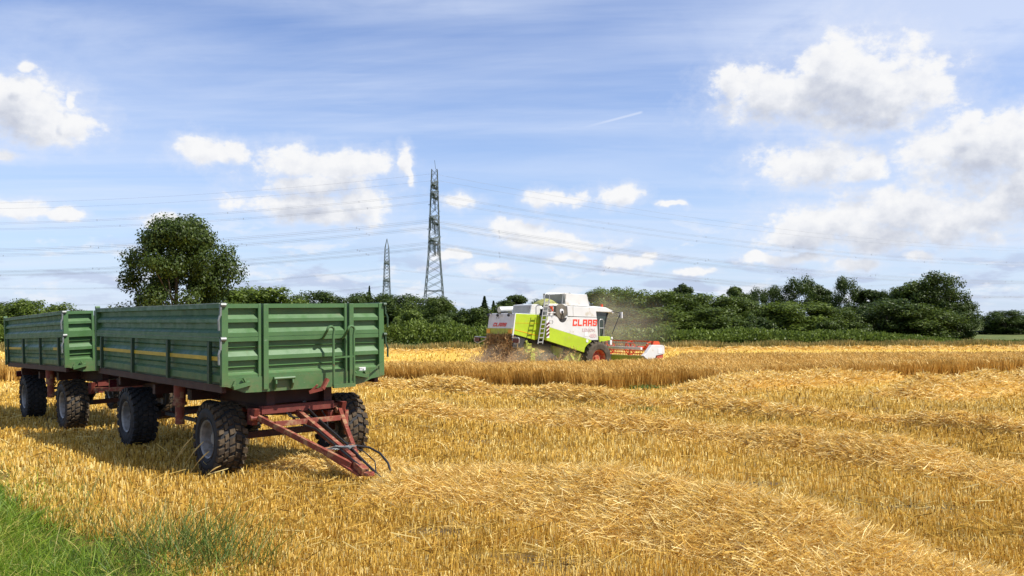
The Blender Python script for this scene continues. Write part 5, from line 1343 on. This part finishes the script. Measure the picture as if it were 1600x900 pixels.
rl = MB(); rc = (7.0, 1.30); rl.tube([(rc[0], -2.85, rc[1]), (rc[0], 2.85, rc[1])], .07, 10)
for y_ in (-2.8, -1.45, 0, 1.45, 2.8):
    for k in range(6):
        a = k*math.pi/3 + .25; p = (rc[0]+.37*math.cos(a), y_, rc[1]+.37*math.sin(a)); b_ = a + math.pi/3; q = (rc[0]+.37*math.cos(b_), y_, rc[1]+.37*math.sin(b_))
        rl.bar((rc[0], y_, rc[1]), p, .05, .04); rl.bar(p, q, .04, .04)
rlo = rl.build('reel', M['orange'], hdr)
for k in range(6):
    a = k*math.pi/3 + .25; bt = MB(); p = (rc[0]+.37*math.cos(a), rc[1]+.37*math.sin(a)); bt.tube([(p[0], -2.85, p[1]), (p[0], 2.85, p[1])], .025, 6)
    for y_ in np.arange(-2.8, 2.85, .16): bt.bar((p[0], y_, p[1]), (p[0]-.04, y_, p[1]-.22), .014)
    bt.build('tine_bar', M['orange' if k % 2 else 'mesh'], rlo)
for y_ in (-.9, .9):
    ar = MB(); ar.bar((6.2, y_*3.0, 1.38), (7.0, y_*3.0, 1.40), .07, .1); ar.build('reel_arm', M['orange'], hdr)

# chaff falling out of the straw chute, and the dust it raises
n = 11000
u = rng.random(n); hx = -.25 - .25 * u + rng.normal(size=n) * (.12 + .30 * u); hy = rng.uniform(-.85, .80, n) * (1 + .12 * u) + rng.normal(size=n) * .06; hzz = 2.05 - 1.75 * u
hx += .35
th0 = R_(38); Xw = -.573 + hx * math.cos(th0) - hy * math.sin(th0); Yw = 39.23 + hx * math.sin(th0) + hy * math.cos(th0)
D = rng.normal(size=(n, 3)) * np.array([.6, .6, 1.4]); D /= np.linalg.norm(D, axis=1, keepdims=True)
A = ribbons(np.stack([Xw, Yw, hzz - .45], 1), D, rng.uniform(.04, .16, n), rng.uniform(.012, .035, n), np.clip(rng.normal(.58, .24, n), 0, 1), seg=1)
n = 16000
hx = rng.uniform(-1.6, 3.7, n); hy = rng.uniform(-1.7, 1.0, n); hz_ = rng.random(n) ** 1.6 * (1.15 + .25 * np.sin(hx * 2.3)) + .1
Xw = -.573 + hx * math.cos(th0) - hy * math.sin(th0); Yw = 39.23 + hx * math.sin(th0) + hy * math.cos(th0)
D = rng.normal(size=(n, 3)); D /= np.linalg.norm(D, axis=1, keepdims=True)
B = ribbons(np.stack([Xw, Yw, hz_ - .45], 1), D, rng.uniform(.03, .10, n), rng.uniform(.012, .035, n), np.clip(rng.normal(.72, .2, n), 0, 1), seg=1)
V, Q, v = join([A, B])
tag(np_mesh('falling_chaff', V, Q, M['chaff'], v=v), 'brown chaff and straw pouring from the rear of the combine', 'chaff', kind='stuff')
def dust(name, label, c, r, rotz, density, colr, nscale):
    bm = bmesh.new(); bmesh.ops.create_icosphere(bm, subdivisions=3, radius=1.0); me = bpy.data.meshes.new(name); bm.to_mesh(me); bm.free()
    o = link_mesh(name, me); o.location = c; o.scale = r; o.rotation_euler = (0, 0, rotz)
    m = bpy.data.materials.new(name); m.use_nodes = True; t = m.node_tree; t.nodes.clear(); N = NG(t)
    tcn = t.nodes.new('ShaderNodeTexCoord'); gm_ = t.nodes.new('ShaderNodeNewGeometry')
    rad = N.vm('LENGTH', tcn.outputs['Object'], out=1)
    fall = N.mr(rad, 1.0, 0.15)
    nz = N.noise(gm_.outputs['Position'], nscale, 4, 0.6)
    dn = N.m('MULTIPLY', N.m('MULTIPLY', fall, N.mr(nz, .35, .7)), density)
    pv = t.nodes.new('ShaderNodeVolumePrincipled'); pv.inputs['Color'].default_value = (*colr, 1); N.put(pv.inputs['Density'], dn); pv.inputs['Anisotropy'].default_value = .2
    oo = t.nodes.new('ShaderNodeOutputMaterial'); t.links.new(pv.outputs[0], oo.inputs['Volume']); me.materials.append(m)
    tag(o, label, 'dust', kind='stuff')
dust('dust_cloud', 'brown dust hanging under and behind the combine', (.6, 39.0, .35), (3.6, 1.8, 1.0), .5, .9, (1.0, .90, .70), 1.3)
dust('dust_haze', 'thin tan dust drifting over the header towards the trees', (5.8, 49, 1.8), (4.0, 5.0, 2.6), .2, .10, (1.0, .92, .76), .5)
